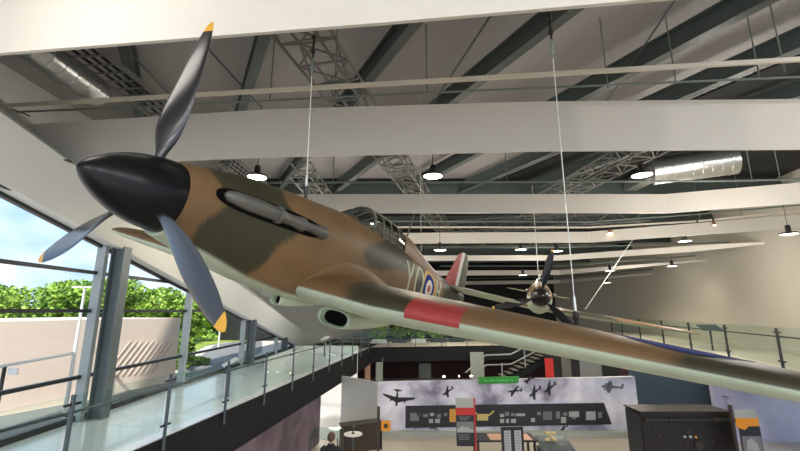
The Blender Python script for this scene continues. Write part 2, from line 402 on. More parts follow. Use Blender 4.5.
def make_fighter():
    root = empty('fighter_aircraft')
    m = MB(); rows = []; N = 96
    xs = [.80+i*.035 for i in range(int((5.6-.8)/.035)+1)]; xs += [xs[-1]+(9.25-xs[-1])*i/60 for i in range(1, 61)]
    for X in xs: rows.append([PL(*fus_pt(X, 2*pi*k/N)) for k in range(N)])
    m.grid(rows, True, True); m.build('fuselage', M['paint'], root, radians(60), fus_paint)
    # dorsal fairing behind the cockpit
    m = MB(); rows = []
    for i in range(40):
        X = 5.0+3.0*i/39; w = interp([(5, .30), (5.6, .28), (6.5, .22), (8, .06)], X)
        zt = sinterp([(5.0, .88), (5.3, .86), (5.8, .75), (6.5, .585), (7.2, .47), (8, .385)], X); zb = fus(X)[0]-.16
        rows.append([PL(X, w*math.copysign(abs(sin(t))**.8, sin(t)), zb+(zt-zb)*max(0, cos(t))**.8) for t in [(-pi/2)+pi*k/20 for k in range(21)]])
    m.grid(rows, False, False); m.add(rows[0], [tuple(range(21))])
    def dp(p):
        c = fus_paint(p); return BROWN if -p.x < 6.3 else c
    m.build('dorsal_fairing', M['paint'], root, radians(50), dp)
    make_spinner(root, .755, .347, M['spin'], x0=.06)
    for i in range(3): make_blade(root, .63, radians(-.7)+i*2*pi/3, 1.79, M['black'], M['yellow'], 1.68, .68)
    wp = make_wing(root, 1); ws = make_wing(root, -1)
    # fairing between wing and fuselage
    for sd in (1, -1):
        m = MB(); rows = []
        for i in range(41):
            X = 2.40+3.05*i/40
            f = max(0., min(1, (X-2.5)/2.45)); rad = .25*sm(2.4, 3.3, X)*(1-.35*sm(3.6, 5.5, X))+.012
            if X <= 2.5: zt = -.50
            elif X < 4.95: zt = wing_pt(.6, -max(.0001, f))[2]
            else: zt = wing_pt(.6, -1)[2]
            s0 = zt+rad; y0 = fus_y(X, s0)-.012; C = (y0+.02, zt-.01); E = (fus_y(X, zt)+rad*1.25, zt-.012)
            rows.append([PL(X, sd*((1-t)**2*y0+2*t*(1-t)*C[0]+t*t*E[0]), (1-t)**2*s0+2*t*(1-t)*C[1]+t*t*E[1]) for t in [k/10 for k in range(11)]])
        m.grid(rows).build('wing_fairing', M['paint'], root, True, lambda p: BROWN if -p.x < 4.0 or abs(p.y) < .6 else GREEN)
    # red patches over the gun ports
    for sd in (1, -1):
        m = MB(); rows = []
        for i in range(13):
            Y = 1.86+.60*i/12
            rows.append([PL(*wing_pt(sd*Y, s, .005)) for s in (-.085, -.055, -.035, -.02, -.01, -.004, -.001, 0, .001, .003, .006, .010)])
        m.grid(rows).build('gun_patch', M['red'], root, True)
        tag(bpy.data.objects[root.children[-1].name], 'red fabric patch over the gun ports on the wing leading edge')
    # upper wing roundel
    for sd in (1,):
        for nm, r0, r1, mm, of in (('roundel_ring', .25, .62, M['rblue'], .004), ('roundel_centre', 0, .25, M['rred'], .005)):
            m = MB(); rows = []
            for i in range(9):
                r = r0+(r1-r0)*i/8
                row = []
                for k in range(48):
                    t = 2*pi*k/48; Y = sd*(4.25+r*sin(t)); le, ch, z, tt = wing_sec(Y); X = 3.45+r*cos(t)
                    q = wing_pt(Y, -min(1, max(.002, (X-le)/ch)), of); row.append(PL(*q))
                rows.append(row)
            m.grid(rows, True).build(nm, mm, root, True)
    # exhausts
    for sd in (1, -1):
        def slot(u, v):
            a = 2*pi*v; X = 1.82+.78*u*math.copysign(abs(cos(a))**.55, cos(a)); Z = .185+.112*u*math.copysign(abs(sin(a))**.8, sin(a))+.02*(X-1.8)
            return X, Z
        decal(root, 'exhaust_recess', M['recess'], slot, 6, 40, sd, .003)
        segs = [([(1.12, .02), (1.15, .05), (1.22, .068), (1.35, .080), (1.55, .085), (1.70, .080), (1.74, .082)]),
                ([(1.745, .098), (1.80, .098), (1.81, .080), (1.88, .068), (2.0, .066), (2.10, .078), (2.13, .086), (2.165, .086), (2.17, .06)]),
                ([(2.175, .05), (2.22, .055), (2.32, .058), (2.42, .066), (2.50, .082), (2.55, .080), (2.56, .05)])]
        for sg in segs:
            pts = [PL(X, sd*(fus_y(X, .19)+.030), .190+.012*(X-1.8)) for X, r in sg]
            MB().tube(pts, [r for X, r in sg], 16).build('exhaust_stub', M['exh'], root, radians(45))
    # small fastener blisters on the cowling
    for X, Z in ((1.36, -.12), (1.44, -.13), (3.0, .28), (2.05, -.40)):
        MB().lathe([(.03, 0), (.025, .012), (.012, .02), (.001, .022)], 12, (0, 0, 0)).build('fastener', M['exh'], root, True)
        o = bpy.data.objects[root.children[-1].name]; o.matrix_local = Matrix.Translation(PL(X, fus_y(X, Z)-.003, Z)) @ Matrix.Rotation(-pi/2, 4, 'X')
    # cockpit glazing
    def hoop(X, sc=1., dz=0.):
        w = interp([(3.42, .26), (3.85, .285), (4.6, .285), (5.06, .27)], X); h = sinterp([(3.42, .03), (3.62, .17), (3.85, .315), (4.3, .345), (4.7, .33), (5.06, .27)], X)
        zb = fus(X)[0]-.10; h += .07
        return [PL(X, sc*w*math.copysign(abs(cos(t))**.75, cos(t)), zb+dz+sc*h*abs(sin(t))**.75) for t in [pi*k/16 for k in range(17)]]
    gl = MB().grid([hoop(X) for X in (3.42, 3.5, 3.6, 3.7, 3.8, 3.86)]).build('windscreen', M['canopyglass'], root, True)
    fr = MB()
    for X in (3.44, 3.86): fr.tube(hoop(X, 1.01), .018, 6)
    for k in (5, 11): fr.tube([hoop(X, 1.01)[k] for X in (3.44, 3.6, 3.72, 3.86)], .013, 6)
    fr.build('windscreen_frame', M['frame'], gl, True)
    cg = MB().grid([hoop(3.86+1.2*i/12) for i in range(13)]).build('canopy', M['canopyglass'], root, True)
    fr = MB()
    for X in (3.90, 4.15, 4.42, 4.70, 5.05): fr.tube(hoop(X, 1.01), .014, 6)
    for k in (1, 5, 11, 15): fr.tube([hoop(3.88+1.17*i/10, 1.01)[k] for i in range(11)], .014, 6)
    fr.build('canopy_frame', M['frame'], cg, True)
    # inside: seat, headrest, sight
    sb = MB(); sb.box(PL(4.62, 0, .64), (.09, .34, .50)); sb.tube([PL(4.56, 0, .86), PL(4.56, 0, .90)], .08, 10)
    sb.build('pilot_seat', M['recess'], root)
    MB().box(PL(3.78, 0, .73), (.05, .44, .16)).tube([PL(3.78, 0, .78), PL(3.80, 0, .88)], .03, 8).build('instrument_panel', M['recess'], root)
    # tail
    def plate(profile, z_or_y, fn, name, m_, col=None):
        pass
    def fin_mesh(pts, th, name, mats):               # pts: (Xfront, Xback, Z, paint) rows of a thin lens section
        m = MB(); rows = []; 
        for Xf, Xb, Z in pts:
            L = Xb-Xf; row = []
            for k in range(14):
                t = 2*pi*k/14; row.append(PL(Xf+L*(.5-.5*cos(t)), th*sin(t)*max(.15, L/.9)*.5, Z))
            rows.append(row)
        return m.grid(rows, True, True).build(name, mats, root, radians(60))
    fin_mesh([(7.70, 8.50, .30), (7.86, 8.50, .55), (8.02, 8.50, .80), (8.16, 8.50, 1.02), (8.28, 8.50, 1.17), (8.40, 8.50, 1.255)], .10, 'fin', M['rred'])
    fin_mesh([(8.502, 8.72, .30), (8.502, 8.72, .8), (8.502, 8.72, 1.1), (8.502, 8.72, 1.26), (8.56, 8.72, 1.29)], .085, 'fin_flash', M['rwhite'])
    fin_mesh([(8.74, 9.10, -.05), (8.73, 9.20, .2), (8.73, 9.22, .5), (8.73, 9.18, .85), (8.73, 9.08, 1.12), (8.73, 8.96, 1.26), (8.74, 8.86, 1.30)], .085, 'rudder', M['dgreen'])
    for sd in (1, -1):
        m = MB(); rows = []; cols = []
        for i in range(16):
            a = .05+1.62*sin(i*pi/2/15); le = 7.92+.22*a/1.67; te = 9.0-.10*a/1.67
            if a > 1.25: k = sqrt(max(.01, 1-((a-1.25)/.43)**2)); mid = (le+te)/2; le = mid-(mid-le)*k; te = mid+(te-mid)*k
            r = []
            for k in range(20):
                t = 2*pi*k/20; r.append(PL(le+(te-le)*(.5-.5*cos(t)), sd*a, .33+.05*sin(t)*(te-le)/1.1)); cols.append(GREEN if sin(t) > .05 else SKYC)
            rows.append(r)
        m.grid(rows, True, True)
        o = m.build('tailplane', M['paint'], root, True); at_ = o.data.color_attributes.new('paint', 'FLOAT_COLOR', 'POINT')
        for i, c in enumerate(cols): at_.data[i].color = (*c, 1)
    # belly radiator and carburettor intake
    def scoop(name, X0, X1, hw, h, zc, mm):
        m = MB(); n = 28
        def ring(X, w, hh, z): return [PL(X, w*math.copysign(abs(cos(t))**.7, cos(t)), z+hh*math.copysign(abs(sin(t))**.8, sin(t))) for t in [2*pi*k/n for k in range(n)]]
        L = X1-X0
        rows = [ring(X0+.45*L, hw*.6, h*.5, zc), ring(X0+.02, hw*.80, h*.76, zc), ring(X0, hw*.90, h*.90, zc), ring(X0+.015, hw, h, zc)]
        rows += [ring(X0+L*t, hw*(1+.06*sin(pi*t))*(1-.25*t), h*(1+.25*sin(pi*t))*(1-.35*t), zc+h*.75*t) for t in (.1, .25, .4, .55, .7, .85, 1)]
        o = m.grid(rows, True, False).build(name, mm, root, radians(60))
        MB().add(ring(X0+.10, hw*.84, h*.8, zc), [tuple(range(n))]).build('inlet_mouth', M['recess'], o)
    scoop('radiator', 3.85, 5.3, .32, .145, -.865, M['sky'])
    scoop('air_intake', 2.55, 3.25, .10, .075, -.745, M['sky'])
    # code letters and fuselage roundel
    for sd in (1, -1):
        def strip(name, a, b, w=.06):
            def fn(u, v):
                dx, dz = b[0]-a[0], b[1]-a[1]; L = sqrt(dx*dx+dz*dz); nx, nz = -dz/L, dx/L
                return a[0]+dx*u+nx*w*(v-.5)*2, a[1]+dz*u+nz*w*(v-.5)*2
            return fn
        def letter(parts):
            m = MB()
            for a, b in parts:
                fn = strip('', a, b, .038); rows = []
                for i in range(9):
                    r = []
                    for j in range(3):
                        X, Z = fn(i/8, j/2); r.append(PL(X, sd*(fus_y(X, Z)+.006), Z))
                    rows.append(r)
                m.grid(rows)
            m.build('code_letter', M['codes'], root, True)
        B, T = -.22, .36
        def LX(X): return X if sd > 0 else X
        letter([((4.98, T), (5.14, .06)), ((5.30, T), (5.14, .06)), ((5.14, .06), (5.14, B))])                      # Y
        el = [(5.63+.20*cos(t), .07+.28*sin(t)) for t in [2*pi*k/20 for k in range(21)]]
        letter(list(zip(el, el[1:])))                                                                               # O
        letter([((6.72, .30), (6.72, -.20)), ((6.98, .28), (6.98, -.18)), ((6.72, .06), (6.98, .06))])              # H
        for nm, r0, r1, mm, of in (('roundel_outer_ring', .335, .43, M['ryel'], .006), ('roundel_blue_ring', .205, .335, M['rblue'], .0065), ('roundel_white_ring', .085, .205, M['rwhite'], .007), ('roundel_bullseye', 0, .085, M['rred'], .0075)):
            def fn(u, v):
                r = r0+(r1-r0)*u; t = 2*pi*v; return 6.22+r*cos(t), .03+r*.86*sin(t)
            m = MB(); rows = []
            for i in range(5):
                r = []
                for j in range(37):
                    X, Z = fn(i/4, j/36); zt, zb, hw, n = fus(X); Zc = min(zt-.005, max(zb+.005, Z)); r.append(PL(X, sd*(fus_y(X, Zc)+of), Zc))
                rows.append(r)
            m.grid(rows).build(nm, mm, root, True)
    # aerial mast
    MB().tube([PL(5.45, 0, .80), PL(5.5, 0, 1.35)], [.022, .010], 8).build('aerial_mast', M['frame'], root)
    return root
fighter = make_fighter()
FA = ((.458, .883, -.103), (.853, -.469, -.227), (.249, -.017, .968))
FT = Vector((-2.579, 2.958, EZ+1.133))
def fpt(X, Y, Z): return FT+Vector(FA[0])*X+Vector(FA[1])*Y+Vector(FA[2])*Z
_a, _p, _u = [Vector(v) for v in FA]
_f = (-_a).normalized(); _p = (_p-_f*_p.dot(_f)).normalized(); _u = _f.cross(_p)
fighter.matrix_world = Matrix(((_f.x, _p.x, _u.x, FT.x), (_f.y, _p.y, _u.y, FT.y), (_f.z, _p.z, _u.z, FT.z), (0, 0, 0, 1)))
tag(fighter, 'brown and green camouflaged single-seat fighter hung large across the hall, codes YO on its side', 'aircraft')

# ================================================================== second fighter behind
def make_second():
    root = empty('fighter_aircraft')
    make_spinner(root, .55, .33, M['spin'])
    for i in range(3): make_blade(root, .36, radians(6)+i*2*pi/3, 1.66, M['spin'], M['yellow'], 1.58, .66)
    m = MB(); rows = []; N = 40
    T = [(.55, .34, .34, .34), (1.1, .42, .44, .40), (2.0, .50, .62, .45), (3.2, .58, .60, .47), (4.5, .70, .55, .44), (5.8, .50, .42, .34), (7.2, .36, .25, .2), (8.8, .25, .05, .06)]
    for i in range(40):
        X = .55+8.25*i/39; zt = sinterp([(a, b) for a, b, c, d in T], X); zb = -sinterp([(a, c) for a, b, c, d in T], X); hw = sinterp([(a, d) for a, b, c, d in T], X)
        rows.append([PL(X, hw*sin(2*pi*k/N), (zt+zb)/2+(zt-zb)/2*cos(2*pi*k/N)) for k in range(N)])
    m.grid(rows, True, True).build('fuselage', M['paint'], root, True, lambda p: SKYC if p.z < -.02 and -p.x < 9 else (GREEN if (int(-p.x/1.3) % 2) else BROWN))
    for sd in (1, -1):
        m = MB(); rows = []
        for i in range(24):
            a = .2+5.2*sin(i*pi/2/23); ch = 2.3*sqrt(max(.01, 1-(a/5.45)**2)); le = 2.4+.25*(2.3-ch); z = -.42+.03*a
            rows.append([PL(le+ch*(.5-.5*cos(t)), sd*a, z+ch*.055*sin(t)) for t in [2*pi*k/18 for k in range(18)]])
        m.grid(rows, True, True).build('wing', M['paint'], root, True, lambda p: SKYC if p.z < -.42+.03*abs(p.y)-.01 else (BROWN if abs(p.y) > 2.6 or abs(p.y) < .8 else GREEN))
        m = MB(); rows = []
        for i in range(10):
            a = .05+1.5*i/9; ch = 1.0*sqrt(max(.03, 1-(a/1.6)**2)); rows.append([PL(7.9+ch*(.5-.5*cos(t)), sd*a, .2+.04*sin(t)) for t in [2*pi*k/12 for k in range(12)]])
        m.grid(rows, True, True).build('tailplane', M['dgreen'], root, True)
        for q in range(3): MB().tube([PL(1.2+.3*q, sd*.40, .16), PL(1.36+.3*q, sd*.50, .15)], .05, 8).build('exhaust_stub', M['exh'], root)
    m = MB(); m.prism([PL(7.7, .03, .2), PL(8.5, .03, 1.15), PL(8.9, .03, 1.2), PL(9.1, .03, .2)], (0, -.06, 0)); m.build('fin', M['dgreen'], root)
    m = MB(); rows = []
    for i in range(9):
        X = 3.7+1.3*i/8; h = .30*sin(pi*(i+.3)/8.6); rows.append([PL(X, .26*cos(t), .52+h*sin(t)) for t in [pi*k/10 for k in range(11)]])
    m.grid(rows).build('canopy', M['canopyglass'], root, True)
    return root
second = make_second()
C2 = at(541, 297, 13.4)
a2 = Vector((.30, .94, .03)).normalized(); p2 = Vector((.94, -.30, -.20)); f2 = -a2; p2 = (p2-f2*p2.dot(f2)).normalized(); u2 = f2.cross(p2)
second.matrix_world = Matrix(((f2.x, p2.x, u2.x, C2.x), (f2.y, p2.y, u2.y, C2.y), (f2.z, p2.z, u2.z, C2.z), (0, 0, 0, 1)))
tag(second, 'smaller dark fighter hanging beyond the camouflaged wing, black spinner and pale green chin', 'aircraft')
def spt(X, Y, Z): return C2+a2*X+p2*Y+u2*Z
# ================================================================== the hall
def W(x, y, zr): return Vector((x, y, EZ+zr))        # zr is height relative to the eye
WALK = -2.34; RWALK = -1.80; DECK = 5.9; GRD = -3.25
UX = Vector((.1304, .9915, 0)); NX = Vector((.9915, -.1304, 0)); RC = -5.548
def rail(s, zr, off=0.): p = UX*s+NX*(RC+off); return Vector((p.x, p.y, EZ+zr))
WX = -7.05
def head(y): return min(DECK-.1, 1.96-.205*(y-7.2))

struct(MB().box((5, 16, -.05), (46, 64, .1)).build('floor', M['floor']))
# roof deck
struct(MB().box((9.5, 17, EZ+DECK+.1), (38.6, 62, .2)).build('ceiling', M['deck']))
# left wall above the sloping window head
m = MB(); ys = [-12+i*1.5 for i in range(29)]
prof = [(-6.70, 0), (-6.62, .35), (-6.55, 1.0), (-7.9, 2.05), (-9.7, 3.45), (-9.7, 9)]
def lw(y): return [W(x, y, min(DECK+.02, head(y)+dz)) for x, dz in prof]
farl = [(-6.35, 30.5, .8), (-5.6, 33.5, .6), (-4.5, 37, .4), (-3.0, 41.5, .25), (-1.2, 46.3, .15)]
m.grid([lw(y) for y in ys if y < 28.6]+[[W(x+(px_+6.7)*k, y, min(DECK+.02, max(WALK-.3, head(y))+dz*1.0)) for px_, dz in prof] for x, y, k in farl])
struct(m.build('wall_left', M['plaster'], None, radians(20)))
m = MB().grid([[W(WX-.12, y, head(y)), W(-6.70, y, head(y))] for y in ys])
struct(m.build('trim_1', M['reveal']))
# window wall: transoms, mullions, glass
wroot = tag(empty('window_1', (WX, 12, EZ+WALK)), 'long window wall of clear glass with black transoms on the left', None, None, 'structure')
def wbuild(mb, nm, mt):
    o = mb.build(nm, mt); o.parent = wroot; o.matrix_parent_inverse = Matrix.Translation(-Vector(wroot.location)); return o
mull = [-6.2, -1.4, 3.4, 9.42, 13.6, 18.55, 23.6, 29]
for zr in (.86, 0., -1.42):
    ye = min(29, 7.2+(1.96-zr)/.205)
    wbuild(MB().box(W(WX, (-10+ye)/2, zr), (.09, ye+10, .075)), 'transom', M['bar'])
wbuild(MB().bar(W(WX, -10, WALK+.06), W(WX, 29, WALK+.06), .10, .12), 'sill_frame', M['bar'])
wbuild(MB().bar(W(WX+.02, -9, head(-9)-.03), W(WX+.02, 28.4, head(28.4)-.03), .10, .07), 'head_frame', M['bar'])
for a, b in zip(mull, mull[1:]):
    mm = MB(); mm.add([W(WX-.02, a, WALK), W(WX-.02, b, WALK), W(WX-.02, b, head(b)), W(WX-.02, a, head(a))], [(0, 1, 2, 3)]); wbuild(mm, 'pane', M['glass'])
for y in mull:
    hh = head(y)
    if hh < WALK+.1: continue
    wbuild(MB().box(W(WX+.06, y, (WALK+hh)/2), (.20, .12, hh-WALK)), 'mullion', M['col'])
# dark bracing strut up in the first bay
tag(MB().bar(W(WX+.14, 4.2, 2.35), W(-6.75, 7.6, 2.02), .07, .10).build('window_strut', M['bar']), 'dark steel strut across the top corner of the nearest window', 'strut', None, 'structure')
# steel columns
for i, y in enumerate((9.66, 18.9, 24.4)):
    c = empty('steel_column', W(-6.72, y, WALK)); h = min(head(y)+.05, 3.9)-WALK
    struct(c)
    MB().box((0, 0, h/2), (.27, .04, h)).build('column_web', M['col2'], c)
    for dx in (-.14, .14): MB().box((dx, 0, h/2), (.035, .27, h)).build('column_flange', M['col2'], c)
# walkway slab with charcoal edge
def wl(s): return rail(s, WALK)
m = MB(); L0, L1 = -6, 30
top = [rail(L0, WALK), rail(L1, WALK), W(WX-.1, 34, WALK), W(WX-.1, -8, WALK)]
m.prism([p-Vector((0, 0, .02)) for p in top], (0, 0, .02)); struct(m.build('floor_walkway', M['walk']))
m = MB(); m.bar(rail(L0, WALK-.55, -.02), rail(L1, WALK-.55, -.02), .08, 1.06)
struct(m.build('trim_2', M['fascia']))
m = MB(); m.prism([p-Vector((0, 0, .5)) for p in top], (0, 0, .45)); struct(m.build('floor_slab', M['dark']))
# left railing
r = tag(empty('glass_railing', rail(0, WALK)), 'glass balustrade with grey posts along the left walkway edge', 'railing')
def rb(mb, nm, mt, rt, par=None):
    o = mb.build(nm, mt); o.parent = par or rt; o.matrix_parent_inverse = (Matrix.Translation(-Vector(rt.location))); return o
posts = [1.45, 3.50]+[5.559+2.073*k for k in range(11)]
for s in posts:
    p = rail(s, 0, .05)
    mb = MB(); mb.tube([rail(s, WALK-.30, .05), rail(s, WALK+1.15, .05)], .032, 10)
    po = rb(mb, 'post', M['post'], r)
    for zz in (WALK+1.02, WALK+.22): rb(MB().bar(rail(s-.13, zz, .05), rail(s+.13, zz, .05), .035, .035), 'glass_clamp', M['bar'], r)
    rb(MB().bar(rail(s, WALK+.86, .05), rail(s, WALK+.86, -.09), .02, .02), 'handrail_bracket', M['bar'], r)
for a, b in zip(posts, posts[1:]):
    mb = MB(); mb.bar(rail(a+.08, WALK+.63, .02), rail(b-.08, WALK+.63, .02), .014, 1.02); rb(mb, 'glass_panel', M['rglass'], r)
rb(MB().tube([rail(posts[0], WALK+.87, -.10), rail(posts[-1], WALK+.87, -.10)], .022, 8), 'handrail', M['post'], r)
# reading lecterns on the left walkway
for (s, off, lab) in ((11.2, -.75, 'small tilted reading board on the left walkway near the second steel column'), (21.5, -1.3, 'small tilted reading board far along the left walkway')):
    b = rail(s, WALK, off)
    e = tag(empty('reading_board', b), lab, 'sign', 'reading boards on the walkways')
    MB().bar((0, 0, 0), (0, 0, .86), .06, .06).build('stand', M['post'], e)
    MB().box((0, 0, .92), (.62, .42, .025), (Vector((1, 0, 0)), Vector((0, .88, .47)), Vector((0, -.47, .88)))).build('board', M['greypanel'], e)
    e.rotation_euler.z = radians(-60)

# right walkway, its railing and the curved wall
RW = [(14.4, 0), (16.0, 11.2), (17.05, 18), (18.4, 22.7), (19.9, 29.1), (20.5, 33), (20.4, 37), (19.6, 41), (17.5, 46.3)]
m = MB().grid([[W(x, y, RWALK-.3) for x, y in RW], [W(x, y, DECK) for x, y in RW]])
struct(m.build('wall_right', M['rwall'], None, True))
rp = [(10.15, 6.2), (11.0, 9.7), (11.88, 13.14), (12.80, 16.4), (13.75, 19.8), (14.82, 23.5), (16.07, 27.9), (17.36, 32.5), (18.6, 36.5)]
m = MB()
edge = [W(x-.05, y, RWALK) for x, y in rp]; inner = [W(interp([(yy, xx) for xx, yy in RW], y)+.05, y, RWALK) for x, y in rp]
edge = [W(8.2, -3, RWALK)]+edge; inner = [W(14.3, -3, RWALK)]+inner
m.grid([edge, inner]); m.grid([[p-Vector((0, 0, .35)) for p in edge], [p-Vector((0, 0, .35)) for p in inner]]); m.grid([edge, [p-Vector((0, 0, .35)) for p in edge]])
struct(m.build('floor_walkway_right', M['rwall']))
r2 = tag(empty('glass_railing', W(rp[0][0], rp[0][1], RWALK)), 'glass balustrade with dark posts in front of the beige wall', 'railing')
for x, y in rp:
    po = rb(MB().tube([W(x, y, RWALK-.1), W(x, y, RWALK+1.27)], .042, 10), 'post', M['dpost'], r2)
    d = Vector((.27, .96, 0))
    for zz in (1.14, .26): rb(MB().bar(W(x, y, RWALK+zz)-d*.17, W(x, y, RWALK+zz)+d*.17, .045, .045), 'glass_clamp', M['dpost'], r2)
    rb(MB().bar(W(x, y, RWALK+1.0), W(x+.12, y-.02, RWALK+1.0), .025, .025), 'handrail_bracket', M['dpost'], r2)
for (a, b), (c, d) in zip(rp, rp[1:]):
    rb(MB().bar(W(a+.02, b+.1, RWALK+.72), W(c-.02, d-.1, RWALK+.72), .016, 1.16), 'glass_panel', M['rglass'], r2)
rb(MB().tube([W(x+.12, y-.03, RWALK+1.0) for x, y in rp], .024, 8), 'handrail', M['dpost'], r2)
b = at_z(678, 340, EZ+RWALK+.5); b = W(14.6, 19.6, RWALK)
e = tag(empty('reading_board', b), 'small tilted reading board behind the right railing by the beige wall', 'sign', 'reading boards on the walkways')
MB().bar((0, 0, 0), (0, 0, .95), .06, .06).build('stand', M['post'], e)
MB().box((0, 0, 1.03), (.95, .5, .03), (Vector((1, 0, 0)), Vector((0, .88, .47)), Vector((0, -.47, .88)))).build('board', M['post'], e)

# rear of the hall (behind the viewer): glazed front, and the hall end
struct(MB().box((5, 46.5, 5.6), (50, .3, 11.2)).build('wall_far', M['dark']))

# ------------------------------------------------------------------ ceiling baffles
def sheet(name, vs, zb, label, th=.05, cut=None, taper=False):
    """vs: (px, top y, bottom y): a hanging board whose lower edge runs level at height zb"""
    bot = []; top_ = []
    for px, yt, yb in vs:
        d = ray(px, yb); Y = zb*d.y/d.z; B = at(px, yb, Y); bot.append(B); top_.append(Y)
    h = []
    for (px, yt, yb), B in zip(vs, bot): h.append(at(px, yt, B.y).z-B.z)
    H = sum(h)/len(h)
    tp = [B+Vector((0, 0, H)) for B in bot]
    if cut: bot[0], tp[0] = cut
    if taper: tp[-1] = bot[-1]+Vector((0, 0, H*.12))
    n = len(bot); dv = Vector((.0, th, 0)); m = MB()
    m.add(bot+tp+[p+dv for p in bot]+[p+dv for p in tp], [])
    for i in range(n-1):
        m.f += [(i, i+1, n+i+1, n+i), (2*n+i+1, 2*n+i, 3*n+i, 3*n+i+1), (i+1, i, 2*n+i, 2*n+i+1), (n+i, n+i+1, 3*n+i+1, 3*n+i)]; m.mi += [0]*4
    m.f += [(0, n, 3*n, 2*n), (n-1, 2*n-1, 4*n-1, 3*n-1)]; m.mi += [0, 0]
    o = m.build(name, M['baffle'])
    return tag(o, label, 'ceiling panel', 'white hanging ceiling baffles')
ZB = 3.25
sheet('ceiling_baffle', [(-150, -62, 64), (0, -74, 53), (400, -110, 21), (640, -140, 0), (980, -180, -29)], ZB, 'nearest white hanging ceiling baffle, cut by the picture top')
m2 = sheet('ceiling_baffle', [(18, 124, 168), (265, 113, 157), (535, 105, 151), (800, 95, 149), (960, 92, 147)], ZB, 'broad white hanging baffle passing just above the spinner', cut=(at(77, 165, 8.2), at(19, 125, 8.2)))
sheet('ceiling_baffle', [(205, 192.5, 213), (430, 193, 213), (560, 193.5, 213), (668, 193.5, 213), (800, 184.5, 203.5), (900, 178, 197)], ZB, 'third white hanging baffle, level with the cockpit canopy top')
sheet('ceiling_baffle', [(330, 230, 244), (590, 231, 242.5), (800, 217.5, 228), (860, 213, 224)], ZB, 'fourth white hanging baffle, below the row of small copper spotlights')
sheet('ceiling_baffle', [(330, 253.5, 261), (560, 253.5, 260.5), (690, 246, 252), (795, 238.5, 241)], 3.1, 'fifth white hanging baffle, crossing the distant propeller tip', taper=True)
sheet('ceiling_baffle', [(330, 270, 276), (560, 269, 275), (728, 255, 259)], 3.0, 'sixth white hanging baffle, ending against the beige wall', taper=True)
sheet('ceiling_baffle', [(440, 281, 285), (560, 279, 283.5), (680, 268.5, 271.5)], 2.9, 'seventh white hanging baffle, small and far', taper=True)
sheet('ceiling_baffle', [(440, 288.5, 291.5), (560, 287, 290), (645, 278, 280.5)], 2.6, 'eighth white hanging baffle, smallest, nearest the far wall', taper=True)

# ------------------------------------------------------------------ pipes and tracks
def linepipe(name, pts, zr, r, mt, label, cat='pipe', flat=None, group='long tubes between the ceiling baffles'):
    P = []
    for px, py in pts:
        d = ray(px, py); P.append(at(px, py, zr*d.y/d.z))
    mb = MB()
    if flat:
        for a, b in zip(P, P[1:]): mb.bar(a, b, flat[0], flat[1])
    else: mb.tube(P, r, 10)
    return tag(mb.build(name, mt), label, cat, group)
linepipe('ceiling_track', [(5, 106), (400, 83), (960, 50)], 4.35, 0, M['palerail'], 'thick cream track running across above the broad second baffle', 'track', (.05, .085))
linepipe('ceiling_pipe', [(17, 112), (200, 104), (400, 94), (960, 70)], 4.30, .022, M['pipe'], 'green grey pipe just under the thick cream track')
linepipe('ceiling_pipe', [(270, 182.5), (530, 182), (720, 181), (960, 176)], 4.0, .030, M['pipe'], 'green grey pipe running behind the pendant lamps')
linepipe('ceiling_track', [(330, 227), (590, 227.5), (700, 221), (900, 201)], 3.9, 0, M['palerail'], 'thin cream track carrying the row of small spotlights', 'track', (.05, .07))
linepipe('ceiling_pipe', [(330, 221), (590, 222), (700, 214), (900, 196)], 4.0, .028, M['pipe'], 'thin green pipe behind the spotlight track')
linepipe('ceiling_pipe', [(440, 247.5), (560, 247.5), (740, 242)], 3.7, .035, M['pipe'], 'thin pipe behind the fourth baffle')
linepipe('ceiling_pipe', [(440, 266), (560, 266), (720, 254)], 3.5, .04, M['pipe'], 'thin pipe behind the fifth baffle')
linepipe('ceiling_pipe', [(440, 279), (560, 277), (680, 267)], 3.3, .04, M['pipe'], 'thin pipe behind the sixth baffle')
MBX = MB().bar(at(12, 109, 8.6), at(30, 116, 8.3), .02, .03)
tag(MBX.build('ceiling_bracket', M['hook']), 'short dark bracket at the left end of the green pipe', 'bracket')

# ------------------------------------------------------------------ roof steel
bd = Vector((-.47, .883, 0)).normalized()
def zpt(px, py, zr):
    d = ray(px, py); return at(px, py, zr*d.y/d.z)
ZBM = 5.45
def ibeam(c, a, b, d, h=.42, w=.22, name='roof_beam'):
    m = MB(); A = c+d*a; B = c+d*b; s = Vector((d.y, -d.x, 0))
    m.bar(A, B, .03, h); m.bar(A+Vector((0, 0, -h/2)), B+Vector((0, 0, -h/2)), w, .035); m.bar(A+Vector((0, 0, h/2)), B+Vector((0, 0, h/2)), w, .035)
    return struct(m.build(name, M['beam']))
for px, py in ((130, 60), (255, 62), (375, 65), (495, 62), (640, 60), (752, 60), (880, 60)):
    c = zpt(px, py, ZBM); ibeam(c, -9, 11.5, bd)
# deep edge girder and a sheet of painted-in shade behind the third baffle
cd_ = zpt(745, 60, 5.2)
ibeam(W(4, 17.6, 5.2), -14, 16, Vector((1, -.04, 0)).normalized(), .95, .3)
for y in (24, 30, 36, 42): ibeam(W(4, y, 5.3), -12, 20, Vector((1, -.05, 0)).normalized(), .7, .3)
struct(MB().box(W(5, 31.5, DECK-.03), (33, 28, .05)).build('ceiling_far_shade', M['dark']))  # black sheet under the far deck paints in its weaker light
c = zpt(790, 60, DECK-.06); struct(MB().prism([c-bd*9, c+bd*11, c+bd*11+Vector((16, 0, 0)), c-bd*9+Vector((16, 0, 0))], (0, 0, .03)).build('ceiling_dark', M['dark']))  # black sheet added under the deck to stand for a dark void
